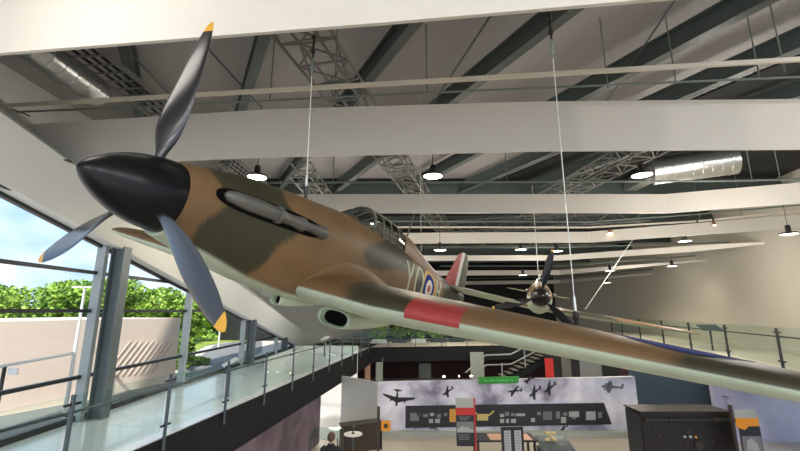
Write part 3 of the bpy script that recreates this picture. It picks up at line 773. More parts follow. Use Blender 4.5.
# thin roof bracing rods
for k, (p, q) in enumerate((((200, 40), (262, 108)), ((675, 0), (606, 102)), ((493, 12), (430, 108)), ((120, 42), (175, 100)))):
    struct(MB().tube([zpt(*p, 5.6), zpt(*q, 5.3)], .022, 6).build('bracing_rod', M['beam']))
# hanger rods
for px, yb, zr in ((427, 94, 4.3), (608, 88, 4.3), (676, 84, 4.3), (760, 79, 4.3), (785, 72, 4.3), (335, 97, 4.3), (270, 100, 4.3), (333, 183, 4.0), (507, 182, 4.0), (507, 227, 3.9), (563, 182, 4.0), (752, 180, 4.0), (780, 178, 4.0), (640, 224, 3.9), (700, 219, 3.9), (742, 216, 3.9), (425, 226, 3.9), (522, 248, 3.7), (560, 248, 3.7), (640, 246, 3.7), (740, 243, 3.7)):
    a = zpt(px, yb, zr); b = a.copy(); b.z = EZ+DECK
    tag(MB().tube([a, b], .014, 6).build('hanger_rod', M['pipe']), None, None, None, 'structure')
# lattice trusses
def truss(A, B, w, h, step, r=.022, name='lattice_truss'):
    m = MB(); d = (B-A).normalized(); s = Vector((d.y, -d.x, 0)).normalized(); L = (B-A).length; n = int(L/step)
    cs = [A+s*(-w/2)+Vector((0, 0, h/2)), A+s*(w/2)+Vector((0, 0, h/2)), A+s*(-w/2)-Vector((0, 0, h/2)), A+s*(w/2)-Vector((0, 0, h/2))]
    for c in cs: m.tube([c, c+d*L], r*1.5, 6)
    for i in range(n):
        a = d*(i*step); b = d*((i+1)*step)
        for p, q in ((0, 1), (2, 3), (0, 2), (1, 3)):
            m.tube([cs[p]+a, cs[q]+b] if i % 2 else [cs[q]+a, cs[p]+b], r, 5)
        m.tube([cs[0]+a, cs[1]+a], r, 5); m.tube([cs[2]+a, cs[3]+a], r, 5)
    return struct(m.build(name, M['truss']))
A = zpt(305, 36, 4.9); B = zpt(405, 175, 4.9); d = (B-A).normalized(); truss(A-d*3, B+d*14, .75, .5, .7)
A = zpt(640, 150, 4.6); B = zpt(560, 193, 4.6); d = (B-A).normalized(); truss(A-d*1.5, B+d*3.5, .7, .5, .7)
truss(W(-3.4, 13, 4.7), W(-3.0, 30, 4.7), .7, .5, .8)
truss(W(2, 22, 4.5), W(12, 19, 4.5), .7, .6, .8); truss(W(0, 27, 4.5), W(14, 26, 4.5), .7, .6, .9)
# cable ladder and duct at upper left
A = zpt(88, 56, 5.0); B = zpt(150, 103, 5.0); d = (B-A).normalized(); s = Vector((d.y, -d.x, 0))
e = tag(empty('cable_ladder', A), 'grey cable ladder running under the roof at upper left', 'cable tray')
for k in (-.42, .42): rb(MB().bar(A-d*3+s*k, B+d*9+s*k, .04, .10), 'side_rail', M['truss'], e)
mb = MB()
for i in range(46): p = A-d*3+d*.3*i; mb.bar(p-s*.42, p+s*.42, .03, .03)
rb(mb, 'rungs', M['truss'], e)
for k in (-.2, .0, .2): rb(MB().tube([A-d*3+s*k+Vector((0, 0, .04)), B+d*8+s*k+Vector((0, 0, .04))], .03, 6), 'cable', M['dark'], e)
def duct(P, r, name, label, step=.28):
    m = MB(); pts = []; rs = []
    for a, b in zip(P, P[1:]):
        L = (b-a).length; n = max(2, int(L/step))
        for i in range(n):
            for t, k in ((0, 1.0), (.12, 1.0), (.14, 1.03), (.18, 1.03), (.2, 1.0)): pts.append(a+(b-a)*((i+t)/n)); rs.append(r*k)
    pts.append(P[-1]); rs.append(r)
    m.tube(pts, rs, 24); return tag(m.build(name, M['duct'], None, radians(50)), label, 'duct')
A = zpt(64, 70, 4.75); B = zpt(98, 94, 4.75); d = (B-A).normalized(); duct([A-d*3, B], .29, 'ceiling_duct', 'shiny silver ventilation duct at the upper left corner')
dd = duct([at(652, 172, 14.6), at(736, 160, 13.6)], .50, 'ceiling_duct', 'fat silver ventilation duct beside the right pendant lamp')
A = at(656, 172, 14.65); MB().bar(A, at(630, 186, 17.0), .5, .45).build('branch', M['duct'], dd)

# ------------------------------------------------------------------ pendant lamps
def make_lamp():
    e = empty('pendant_lamp')
    MB().lathe([(.10, .06), (.27, .05), (.30, 0), (.285, -.02), (.25, .0)], 28).build('shade', M['lampbody'], e, radians(40))
    MB().lathe([(.001, -.012), (.26, -.012), (.262, .012), (.001, .012)], 28).build('glowing_lens', M['lampglow'], e)
    MB().lathe([(.085, .05), (.085, .30), (.06, .34), (.001, .34)], 16).build('driver_housing', M['lampbody'], e, radians(40))
    MB().tube([(0, 0, .33), (0, 0, 2.2)], .010, 6).build('suspension_cable', M['hook'], e)
    return e
lamp0 = make_lamp(); first = True
LAMPS = [(257, 177, 11, 'round pendant lamp above the exhaust stubs'), (433, 176, 11, 'round pendant lamp above the cockpit canopy'), (642, 175, 11, 'round pendant lamp beside the fat silver duct'),
         (440, 250, 18.0, 'small round pendant lamp right of the canopy rear'), (521, 249.5, 19.8, 'small round pendant lamp behind the left thin cable near the distant propeller'), (557, 251, 20, 'small round pendant lamp just right of the distant propeller tip'),
         (685, 241, 18.6, 'small round pendant lamp under the fourth baffle before the beige wall'), (789, 234, 14.8, 'round pendant lamp at the right edge against the beige wall'), (672, 266, 25, 'small far pendant lamp above the seventh baffle end'),
         (610, 270.5, 26, 'small far pendant lamp between sixth and seventh baffles'), (523, 275, 27, 'tiny far pendant lamp left of the distant propeller'), (607, 282.5, 31, 'tiny far pendant lamp near the far end of the baffles'), (455, 279, 30, 'tiny far pendant lamp above the red tail fin')]
for px, py, Y, lab in LAMPS:
    o = lamp0 if first else copy_tree(lamp0); first = False
    o.location = at(px, py, Y); tag(o, lab, 'lamp', 'round pendant lamps')
    l = bpy.data.lights.new('lamp_and_fill_light', 'SPOT'); l.energy = 100 if px > 780 or px in (672, 685) else 420; l.color = (1, .86, .66); l.spot_size = radians(150); l.spot_blend = .6; l.shadow_soft_size = .25
    lo = bpy.data.objects.new('lamp_and_fill_light', l); COL.objects.link(lo); lo.location = o.location+Vector((0, 0, -.05))
# unseen fill lights without fixtures, added to even out the hall lighting
for x, y, z, e in ((-6, -12, 4.3, 680), (0, -12, 4.3, 680), (6, -12, 4.3, 680), (12, -11, 4.3, 800), (11, 4, 3.4, 90), (-4, 3, 3.6, 40),
                   (9.5, 10.2, 2.7, 190), (2.5, 14.9, 2.5, 130), (9, 14.5, 2.5, 210), (-3.4, 14.8, 2.3, 120), (-3.4, 21, 1.3, 150), (13.2, 18.5, 2.0, 190), (8, 22.6, 2.2, 150), (0, 23.5, 2.2, 80), (15, 28, 1.8, 150), (3, 33, 2.5, 25)):
    l = bpy.data.lights.new('lamp_and_fill_light', 'POINT'); l.energy = e; l.color = (1, .94, .86); l.shadow_soft_size = .5
    lo = bpy.data.objects.new('lamp_and_fill_light', l); COL.objects.link(lo); lo.location = W(x, y, z)
# small copper spots on the thin cream track
def make_spot():
    e = empty('track_spotlight'); MB().lathe([(.07, 0), (.12, -.16), (.11, -.165), (.001, -.14)], 14).build('reflector', M['spotred'], e, True)
    MB().lathe([(.001, -.19), (.08, -.165), (.08, -.15), (.001, -.15)], 12).build('glowing_bulb', M['spotglow'], e)
    MB().tube([(0, 0, 0), (0, 0, .16)], .03, 8).build('adapter', M['hook'], e); return e
s0 = make_spot(); first = True
for px, py, lab in ((609, 230, 'brightest copper track spotlight, first from the left of its row'), (644, 228, 'second copper track spotlight from the left of its row'), (665, 226, 'third copper track spotlight from the left of its row'), (680, 225, 'fourth copper track spotlight from the left of its row'), (696, 223.5, 'fifth copper track spotlight from the left of its row'), (712, 222, 'last copper track spotlight, at the right end of its row')):
    o = s0 if first else copy_tree(s0); first = False
    o.location = zpt(px, py, 3.80)+Vector((0, -.08, 0)); tag(o, lab, 'spotlight', 'copper spotlights on the track')

# ------------------------------------------------------------------ suspension cables
def cable(P, top, lab, r=.009, fit=True):
    P = Vector(P); top = Vector(top); d = (top-P).normalized(); L = (top-P).length
    e = tag(empty('suspension_cable', P), lab, 'cable', 'cables holding the hung aircraft')
    def b(mb, nm, mt): o = mb.build(nm, mt, None, radians(40)); o.parent = e; o.matrix_parent_inverse = Matrix.Translation(-P); return o
    b(MB().tube([P+d*.10, top-d*.05], r, 8), 'wire', M['wire'])
    if fit:
        b(MB().tube([P, P+d*.05, P+d*.06, P+d*.14, P+d*.15], [.022, .022, .03, .03, .012], 10), 'clevis', M['hook'])
        b(MB().tube([P+d*.15, P+d*.30], [.018, .014], 10), 'swage', M['wire'])
        t = top-d*.62
        b(MB().tube([t, t+d*.04, t+d*.05, t+d*.22, t+d*.23, t+d*.27], [.012, .012, .024, .024, .012, .012], 10), 'turnbuckle', M['pipe'])
        b(MB().tube([t+d*.27, t+d*.33, t+d*.34, t+d*.40, t+d*.41, t+d*.56, t+d*.57, t+d*.62], [.015, .015, .03, .03, .016, .016, .032, .032], 8), 'shackle', M['hook'])
    return e
def on_fus(X, Z, sd=1):
    return fpt(X, sd*fus_y(X, Z), Z)
WT = fpt(*wing_pt(3.42, -.40, .012)); cable(WT, (WT.x, WT.y, EZ+3.60), 'white steel cable rising from the middle of the near wing', .006)
FTp = fpt(*fus_pt(2.36, .32, .015)); cable(FTp, (FTp.x, FTp.y, EZ+3.75), 'steel cable rising from the cowling above the last exhaust stub', .006)
TA = fpt(6.25, .0, .665); cable(TA, (TA.x, TA.y, EZ+4.9), 'thin cable rising from the rear fuselage spine behind the canopy', .005, False)
q = spt(3.3, 1.7, -.22); cable(q, (at(636, 235, q.y+.4)), 'thin slanting cable right of the distant fighter nose', .012, False)
q = spt(1.6, -.1, .50); cable(q, (q.x, q.y, EZ+4.8), 'short upright cable over the distant fighter cowling', .012, False)
# ================================================================== hall floor exhibits
MY = 18.35                                          # plane of the long cloud mural
def mx(px, Y=MY): return at(px, 400, Y).x
def mz(px, py, Y=MY): return at(px, py, Y).z
ML, MR = -.95, 10.12; MT, MBt = EZ-2.80, EZ-4.93
MTL = at(378, 382.3, MY).z; MTR = at(634, 376.8, MY).z
struct(MB().prism([(ML, MY, 0), (MR, MY, 0), (MR, MY, MTR), (ML, MY, MTL)], (0, .25, 0)).build('wall_mural', M['mural']))
struct(MB().box(((ML+MR)/2, MY-.10, .12), (MR-ML, .28, .24)).build('baseboard_mural', M['ledge']))
def flat(poly, Y, name, mt, parent=None, th=.012, lab=None, cat=None, grp=None):
    m = MB().prism([at(x, y, Y) for x, y in poly], (0, th, 0)); o = m.build(name, mt, parent); 
    if lab or cat: tag(o, lab, cat, grp)
    return o
# printed aeroplanes on the mural (flat prints)
def plane_print(cx, cy, L, wing, ang, label, Y=MY+.001, mt='sil', twin=False, sweep=.15):
    ca, sa = cos(radians(ang)), sin(radians(ang)); m = MB()
    def T(u, v): return at(cx+(u*ca-v*sa), cy+(u*sa+v*ca), Y)
    th = (0, -.012, 0)
    m.prism([T(-L*.5, 0), T(-L*.42, -L*.07), T(L*.1, -L*.075), T(L*.5, -L*.02), T(L*.5, L*.02), T(L*.1, L*.06), T(-L*.42, L*.06)], th)
    (u1, v1), (u2, v2) = wing
    for u, v in wing: m.prism([T(-L*.28, 0), T(u-L*.06, v), T(u+L*.05, v*1.02), T(L*.04, 0)], th)
    m.prism([T(L*.36, 0), T(L*.46, -L*.19), T(L*.53, -L*.19), T(L*.5, 0)], th)
    m.prism([T(L*.38, 0), T(L*.44+(u1)*.2, v1*.32), T(L*.52, 0)], th); m.prism([T(L*.38, 0), T(L*.44+u2*.2, v2*.32), T(L*.52, 0)], th)
    if twin:
        for u, v in wing: m.prism([T(u*.45-L*.30, v*.45-L*.04), T(u*.45-L*.30, v*.45+L*.04), T(u*.45-L*.05, v*.45+L*.03), T(u*.45-L*.05, v*.45-L*.03)], th)
    o = m.build('aeroplane_picture', M[mt]); return tag(o, label, 'print', 'aeroplanes printed on the cloud mural')
plane_print(397, 398, 17, ((3, -14), (1, 18)), -86, 'large dark aeroplane printed on the mural above the end of the timeline board', twin=True)
plane_print(448, 391.5, 13, ((3, -5), (-3, 5)), -35, 'small dark aeroplane printed between the large one and the green sign')
plane_print(434, 427.5, 11, ((-3, -5), (4, 5)), -20, 'faint aeroplane printed below the timeline board left of the red kiosk', mt='sil2')
plane_print(515, 391, 14, ((4, -5), (-4, 5)), -5, 'dark aeroplane printed just right under the green sign')
plane_print(535, 392, 15, ((4, -6), (-5, 6)), -38, 'first of two dark aeroplanes printed as a pair above the timeline board')
plane_print(550, 388, 15, ((4, -6), (-5, 6)), -38, 'second of two dark aeroplanes printed as a pair, nearer the grey twin-engined one')
plane_print(529, 379.8, 12, ((3, -3), (-3, 3)), -20, 'dark aeroplane printed at the top edge of the mural beside the green sign')
plane_print(612, 387, 22, ((-2, -6), (-3, 6)), 4, 'grey twin-engined aeroplane printed at the upper right of the mural', mt='sil2', twin=True)
plane_print(564, 428, 9, ((2, -3), (-2, 3)), -30, 'tiny dark aeroplane printed under the right end of the timeline board')
# timeline board with small prints
bd_ = empty('timeline_board', at(505, 416, MY-.06)); tag(bd_, 'long dark timeline board with rows of small pictures across the cloud mural', 'display board')
def on_board(mb, nm, mt): o = mb.build(nm, mt); o.parent = bd_; o.matrix_parent_inverse = Matrix.Translation(-Vector(bd_.location)); return o
on_board(MB().prism([at(x, y, MY-.05) for x, y in ((405.5, 406), (604, 403), (612, 424.5), (405.5, 428))], (0, .04, 0)), 'panel', M['board'])
PR = [(410, 413, 9, 8, 2), (423, 414, 5, 3, 2), (430, 413, 4, 3, 1), (437, 414, 4, 4, 2), (429, 419, 4, 4, 1), (435, 419, 5, 4, 1), (444, 413, 3, 3, 2), (449.5, 409, 8, 13, 3), (477, 414, 11, 6.5, 4), (500, 414, 4, 3, 1), (505, 412, 4, 4, 2), (500, 419, 4, 4, 1), (506, 419, 3, 4, 1), (511, 419, 5, 4, 1), (516, 413.5, 9, 2.5, 1), (511, 413, 4, 3, 2), (531, 418, 4, 4, 1), (537, 412, 4, 3, 2), (543, 411.5, 9, 8.5, 5), (556, 411.5, 4, 7, 2), (561, 417, 5, 6, 1), (569, 411.5, 10, 5.5, 1), (572, 417, 4, 2, 2), (586, 411.5, 9.5, 8.5, 1), (598, 412, 4, 6, 2), (417, 413, 3, 3, 2), (563, 412.5, 4, 3, 2)]
for x, y, w, h, k in PR:
    on_board(MB().prism([at(a, b, MY-.055) for a, b in ((x, y), (x+w, y-.1), (x+w, y+h), (x, y+h))], (0, -.006, 0)), 'picture', M[{1: 'print1', 2: 'print2', 3: 'print3', 4: 'print4', 5: 'sil2'}[k]])
for a, b in (((475, 412), (479, 416)), ((488, 416), (494, 411))): on_board(MB().bar(at(*a, MY-.06), at(*b, MY-.06), .02, .05), 'wing_flash', M['print4'])
# green sign on the mural top
g = empty('green_sign', at(499, 381, MY-.05)); tag(g, 'bright green sign panel on the top edge of the cloud mural', 'sign')
def on(e, mb, nm, mt, sm=None): o = mb.build(nm, mt, None, sm); o.parent = e; o.matrix_parent_inverse = Matrix.Translation(-Vector(e.location)); return o
on(g, MB().prism([at(x, y, MY-.04) for x, y in ((478.5, 377.3), (519, 376.3), (518.5, 383), (478.5, 384))], (0, .05, 0)), 'panel', M['green'])
mb = MB(); x = 484
while x < 513: 
    w = RND.choice((1.0, 1.4, 2.0)); on(g, MB().prism([at(a, b, MY-.045) for a, b in ((x, 379.6), (x+w, 379.6), (x+w, 381.4), (x, 381.4))], (0, -.004, 0)), 'lettering', M['greent']); x += w+RND.choice((.6, .6, 1.3))
# slate blue panel and right mural
struct(MB().box(((MR+13.5)/2, 18.7, 1.3), (13.5-MR, .2, 2.6)).build('wall_blue', M['bluewall']))
p0 = at(714, 391, 17.6); struct(MB().box(((p0.x+19)/2, 17.75, 1.35), (19-p0.x, .2, 2.7)).build('wall_mural_right', M['mural2']))
m = MB()
for i in range(9): m.bar(at(718+i*1.6, 421+i*1.0, 17.6), at(721+i*1.6, 428+i*1.0, 17.648), .05, .012)
tag(m.build('ladder_picture', M['sil2']), 'grey hatched shape printed low on the right cloud mural', 'print')
for k, (x0, y0, x1, y1) in enumerate(((722, 396, 729, 397.5), (725, 397, 728, 415), (724, 412, 730, 414.5))): pass
m = MB(); m.bar(at(722, 396, 17.6), at(729, 397.5, 17.6), .01, .05); m.bar(at(726, 397, 17.6), at(728.5, 420, 17.6), .01, .02); m.bar(at(723, 413, 17.6), at(731, 416, 17.6), .01, .06)
tag(m.build('mast_picture', M['sil2']), 'thin grey mast printed on the right cloud mural', 'print')

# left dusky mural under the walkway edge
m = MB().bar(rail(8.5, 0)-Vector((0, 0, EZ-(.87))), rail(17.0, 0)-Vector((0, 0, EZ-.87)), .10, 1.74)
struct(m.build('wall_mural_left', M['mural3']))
m = MB(); m.bar(at(290, 446, 14.6), at(297, 439, 14.6), .02, .05)
# pale angled wall, bright passage
m = MB(); A = Vector((-.97, 18.3, 0)); B = Vector((-2.75, 20.1, 0)); m.prism([A, B, Vector((B.x, B.y, at(343, 376, B.y).z)), Vector((A.x, A.y, MTL))], (.07, .07, 0)); struct(m.build('wall_angled', M['greypanel']))
struct(MB().box((-4.2, 24.0, 1.6), (3.6, .15, 3.2)).build('wall_passage', M['whitewall']))
struct(MB().box((-5.6, 20.8, 1.6), (.15, 6.2, 3.2)).build('wall_passage_left', M['whitewall']))
struct(MB().bar((-3.9, 21.5, 1.3), (-3.5, 21.4, 3.0), .45, .35, (0, 1, 0)).build('slanted_pier', M['whitewall']))
struct(MB().box((-4.62, 23.85, 1.75), (.5, .06, 1.3)).build('door_1', M['dark']))
struct(MB().box((-3.9, 20.9, .012), (3.3, 6.0, .02)).build('floor_passage', M['whitewall']))
l = bpy.data.lights.new('passage_light', 'POINT'); l.energy = 420; l.shadow_soft_size = .4; l.color = (1, .98, .95); lo = bpy.data.objects.new('passage_light', l); COL.objects.link(lo); lo.location = (-4.1, 21.6, 2.3)
# dark counter and post with the orange sign
c0 = at(345, 432, 13.6)
def thing(nm, loc, lab, cat, rz=0): return tag(empty(nm, loc, rz), lab, cat)
ct = thing('display_counter', (at(361, 432, 16.6).x, 16.7, 0), 'dark wood display counter in front of the pale angled wall', 'counter', radians(24))
MB().box((0, 0, .95), (1.6, .55, .06)).build('top', M['wood'], ct); MB().box((0, .02, .46), (1.5, .48, .92)).build('base', M['wood'], ct)
MB().box((-.72, -.26, .46), (.05, .05, .92)).build('corner_leg', M['bar'], ct); MB().box((.72, -.26, .46), (.05, .05, .92)).build('corner_leg', M['bar'], ct)
ps = thing('sign_post', (at(378.5, 420, 14.0).x, 14.0, 0), 'dark post carrying a small orange square sign beside the counter', 'sign post')
MB().box((0, 0, 1.06), (.09, .09, 2.12)).build('post', M['wood'], ps)
MB().box((.24, -.03, 1.55), (.30, .03, .30)).build('orange_square', M['orange'], ps)
o = MB().lathe([(.07, 0), (.07, .01), (.001, .01)], 20).build('dark_emblem', M['wood'], ps); o.location = (.24, -.046, 1.55); o.rotation_euler = (pi/2, 0, 0)
# glass lectern table & round table with model
gt = thing('glass_table', (at(326, 432, 15.2).x, 15.2, 0), 'clear glass topped table behind the dark-coated person', 'table')
MB().box((0, 0, 1.0), (1.0, .7, .015), (Vector((1, 0, 0)), Vector((0, .96, .28)), Vector((0, -.28, .96)))).build('tabletop', M['rglass'], gt)
for x, y in ((-.45, -.3), (.45, -.3), (-.45, .3), (.45, .3)): MB().tube([(x, y, 0), (x, y, .99+.28*y)], .02, 8).build('leg', M['post'], gt)
rt = thing('round_table', (at(353, 438, 15.3).x, 15.3, 0), 'small white round table with a propeller-like model on it', 'table')
MB().lathe([(.001, .92), (.32, .92), (.32, .95), (.001, .95)], 28).build('tabletop', M['whitewall'], rt)
MB().tube([(0, 0, 0), (0, 0, .93)], .035, 10).build('stem', M['post'], rt); MB().lathe([(.20, 0), (.20, .02), (.03, .04), (.001, .04)], 20).build('foot', M['post'], rt)
md = thing('engine_model', (rt.location.x, 15.3, .95), 'small dark engine model standing on the round white table', 'model')
mb = MB(); mb.lathe([(.07, 0), (.05, .03), (.02, .05), (.02, .16), (.05, .18), (.06, .24), (.03, .28), (.001, .29)], 14)
mb.build('body', M['post'], md, radians(40))
for k in range(3): MB().bar((0, -.06, .22), (.15*cos(k*2.1+.5), -.07, .22+.15*sin(k*2.1+.5)), .03, .012).build('blade', M['wood'], md)

# person in a dark coat, seen from behind
def make_person():
    e = empty('person', (at(331, 440, 12.2).x, 12.2, 0))
    def skin_mesh(name, verts, edges, root_i, mt, sub=2):
        me = bpy.data.meshes.new(name); me.from_pydata([v[0] for v in verts], edges, []); o = bpy.data.objects.new(name, me); COL.objects.link(o); o.parent = e
        sk = o.modifiers.new('skin', 'SKIN'); sk.use_smooth_shade = True
        for i, v in enumerate(verts):
            r = v[1]; me.skin_vertices[0].data[i].radius = r if isinstance(r, tuple) else (r, r); me.skin_vertices[0].data[i].use_root = i == root_i
        ss = o.modifiers.new('sub', 'SUBSURF'); ss.levels = sub; ss.render_levels = sub; me.materials.append(mt); return o
    V = [((0, 0, .95), (.15, .11)), ((0, 0, 1.15), (.14, .10)), ((0, .01, 1.36), (.17, .11)), ((0, .02, 1.48), (.08, .07)), ((0, .03, 1.55), (.055, .055)), ((0, .04, 1.62), (.06, .07)), ((0, .05, 1.71), (.078, .09)), ((0, .04, 1.79), (.05, .06)),
         ((.15, .0, 1.40), .045), ((.23, -.01, 1.15), .05), ((.22, .12, .93), .036), ((.21, .17, .86), .03), ((-.15, .0, 1.40), .045), ((-.23, -.01, 1.15), .05), ((-.22, .12, .93), .036), ((-.21, .17, .86), .03),
         ((.10, 0, .82), .085), ((.11, .02, .48), .06), ((.11, -.01, .10), .042), ((.12, .14, .035), .035), ((-.10, 0, .82), .085), ((-.11, .02, .48), .06), ((-.11, -.01, .10), .042), ((-.12, .14, .035), .035)]
    E = [(0, 1), (1, 2), (2, 3), (3, 4), (4, 5), (5, 6), (6, 7), (2, 8), (8, 9), (9, 10), (10, 11), (2, 12), (12, 13), (13, 14), (14, 15), (0, 16), (16, 17), (17, 18), (18, 19), (0, 20), (20, 21), (21, 22), (22, 23)]
    skin_mesh('body', V, E, 0, M['skin'])
    # coat: torso, sleeves and skirt
    n = 24; mb = MB(); rows = []
    for z, a, b in ((.55, .22, .17), (.8, .21, .16), (1.0, .19, .145), (1.2, .20, .15), (1.36, .225, .155), (1.44, .20, .13), (1.50, .11, .09), (1.55, .078, .078)):
        rows.append([Vector((a*cos(2*pi*k/n), .015+b*sin(2*pi*k/n), z)) for k in range(n)])
    mb.grid(rows, True, False)
    for s in (1, -1): mb.tube([(s*.14, 0, 1.44), (s*.20, 0, 1.40), (s*.245, -.01, 1.15), (s*.225, .12, .92)], [.09, .095, .07, .055], 12)
    mb.build('coat', M['coat'], e, True)
    mb = MB()
    for s in (1, -1): mb.tube([(s*.10, 0, .82), (s*.11, .02, .48), (s*.11, -.01, .06)], [.11, .078, .065], 12)
    mb.build('trousers', M['coat'], e, True)
    for s in (1, -1): MB().tube([(s*.11, -.07, .05), (s*.115, .05, .055), (s*.12, .17, .035)], [.045, .052, .035], 10).build('shoe', M['wood'], e, True)
    rows = []; mb = MB()
    for i in range(9):
        t = i/8*pi*.74; rows.append([Vector((.108*sin(t)*cos(2*pi*k/20)*1.0, .035+.118*sin(t)*sin(2*pi*k/20)-(.035 if i > 5 else 0), 1.715+.125*cos(t))) for k in range(20)])
    mb.grid(rows, True); mb.build('hair', M['hair'], e, True)
    for s in (1, -1):
        for q in range(4): MB().tube([(s*(.195+.016*q), .17, .87), (s*(.197+.016*q), .20, .82-.004*(q % 3)), (s*(.197+.016*q), .205, .775+.006*abs(q-1.5))], [.010, .009, .007], 8).build('finger', M['skin'], e, True)
        MB().tube([(s*.19, .16, .87), (s*.175, .19, .84), (s*.178, .21, .81)], [.011, .010, .008], 8).build('thumb', M['skin'], e, True)
    return e
pe = make_person(); tag(pe, 'person with brown hair in a dark coat standing with back turned by the glass table', 'person')

# red topped information kiosk
k = thing('information_kiosk', (at(465, 420, 14.6).x, 14.6, 0), 'narrow information panel with pale top, red band and aircraft photograph', 'information panel')
def kz(py): return at(465, py, 14.6).z
kw = .60
MB().box((.33, .04, kz(398)/2), (.06, .08, kz(398))).build('post', M['kred'], k)
for a, b, mt, nm in ((398, 407.5, 'ledge', 'pale_header'), (407.5, 415, 'kred', 'red_band'), (415, 446, 'board', 'text_panel')):
    MB().box((0, 0, (kz(a)+kz(b))/2), (kw, .04, kz(a)-kz(b))).build(nm, M[mt], k)
ph = MB().box((0, -.024, (kz(421.5)+kz(432.5))/2), (kw*.96, .006, kz(421.5)-kz(432.5))).build('photograph', M['print2'], k)
MB().prism([(-.28, -.028, kz(429)), (-.1, -.028, kz(426)), (.1, -.028, kz(427)), (.27, -.028, kz(430)), (.27, -.028, kz(432)), (-.28, -.028, kz(432))], (0, -.004, 0)).build('pale_subject', M['print1'], ph)
mb = MB()
for i in range(3): mb.box((-.03*i, -.022, kz(416.8+1.5*i)), (.4-.08*i, .004, .018))
for i in range(4): mb.box((-.05, -.022, kz(434.5+1.6*i)), (.40-.06*(i % 2), .004, .018))
mb.build('text_lines', M['print2'], k)
# table with peach top, white page frames
tb = thing('display_table', (at(505, 446, 14.6).x+.1, 15.2, 0), 'low display table with dark and peach panels behind the page frames', 'table')
MB().box((0, 0, .86), (2.1, .9, .05)).build('tabletop', M['board'], tb)
MB().box((-.25, -.05, .892), (.55, .7, .012)).build('peach_panel', M['peach'], tb); MB().box((.62, -.05, .892), (.55, .7, .012)).build('peach_panel', M['peach'], tb)
for x, y in ((-.95, -.38), (.95, -.38), (-.95, .38), (.95, .38)): MB().box((x, y, .42), (.07, .07, .84)).build('leg', M['wood'], tb)
pf = thing('page_frame', (at(512.5, 440, 12.9).x, 12.9, 0), 'black upright frame holding two tall white pages', 'frame', radians(4))
zt = at(512, 427, 12.9).z
MB().box((0, 0, zt-.55), (.66, .05, 1.10)).build('frame', M['bar'], pf); MB().box((0, .03, .45), (.10, .06, .9)).build('stand', M['bar'], pf)
MB().box((0, 0, .015), (.5, .35, .03)).build('foot', M['bar'], pf)
for x in (-.155, .155):
    pg = MB().box((x, -.028, zt-.56), (.20, .008, .95)).build('page', M['print1'], pf)
    mb = MB()
    for i in range(12): mb.box((x+(-.01), -.033, zt-.16-.07*i), (.13, .003, .018))
    mb.build('page_lines', M['print2'], pg)
# instrument stand between frames and console
iv = thing('display_case', (at(546, 445, 14.2).x+.2, 13.9, 0), 'sloping dark display case with small brass exhibits on it', 'display case')
MB().prism([(-.45, -.4, 0), (.45, -.4, 0), (.45, -.4, .85), (-.45, -.4, .85)], (0, .9, 0)).build('base', M['board'], iv)
MB().prism([(-.5, -.45, .86), (.5, -.45, .86), (.5, .45, 1.12), (-.5, .45, 1.12)], (0, 0, .04)).build('sloping_top', M['post'], iv)
bx = thing('brass_exhibit', (iv.location.x-.10, 14.0, 1.045), 'small cluster of brass dials on the sloping display case', 'instrument')
for a, b in ((-.1, 0), (.1, 0), (0, .13), (-.1, .2), (.1, .2)): MB().lathe([(.075, 0), (.075, .05), (.06, .055), (.001, .055)], 14, (a, 0, b+.06), 'z').build('dial', M['print4'], bx, radians(40))
# big dark console
cx0 = at(636, 420, 14.3); 
cs = thing('engine_console', (at(684, 430, 14.6).x, 14.9, 0), 'large dark brown instrument console with a segmented tube across its front', 'console')
CWd, CH_, CD = 2.95, at(680, 413.5, 14.3).z, .95
m = MB(); m.box((0, 0, CH_/2), (CWd, CD, CH_)); m.build('cabinet', M['console'], cs)
MB().box((0, 0, CH_+.02), (CWd+.08, CD+.08, .05)).build('top', M['console'], cs)
MB().box((-CWd/2-.02, 0, CH_*.5), (.04, CD*.9, CH_*.92)).build('side_panel', M['board'], cs)
for i in range(4):
    a = -1.35+i*.75; MB().tube([(a, -CD/2-.10, 1.62), (a+.68, -CD/2-.10, 1.62)], .065, 14).build('tube_segment', M['bar'], cs, radians(40))
for i in range(5): MB().tube([(-1.36+.75*i-.03, -CD/2-.10, 1.62), (-1.36+.75*i+.03, -CD/2-.10, 1.62)], .078, 14).build('tube_collar', M['wood'], cs, radians(40))
for i in range(5): MB().bar((-1.36+.75*i, -CD/2-.10, 1.62), (-1.36+.75*i, -CD/2+.02, 1.62), .05, .05).build('bracket', M['wood'], cs)
def dial(x, z, r, mt):
    o = MB().lathe([(r, 0), (r, .03), (r*.8, .035), (.001, .03)], 18).build('dial', M[mt], cs, radians(40)); o.location = (x, -CD/2, z); o.rotation_euler = (pi/2, 0, 0)
for x, z, r, mt in ((-.12, 1.10, .04, 'print1'), (.06, 1.10, .045, 'print1'), (.24, 1.09, .04, 'print3'), (.02, 1.26, .06, 'wood'), (-.95, 1.1, .05, 'wood'), (.75, .98, .06, 'wood'), (.30, .84, .14, 'wood'), (-.1, .82, .05, 'wood'), (-.8, .75, .05, 'wood'), (-.35, 1.0, .04, 'wood'), (-1.1, 1.3, .04, 'wood')): dial(x, z, r, mt)
o = MB().lathe([(.10, 0), (.14, .01), (.14, .02), (.10, .02)], 24).build('dial_ring', M['wood'], cs); o.location = (.30, -CD/2-.03, .84); o.rotation_euler = (pi/2, 0, 0)
MB().box((-.35, -CD/2-.01, .55), (.8, .03, .2)).build('nameplate', M['wood'], cs)
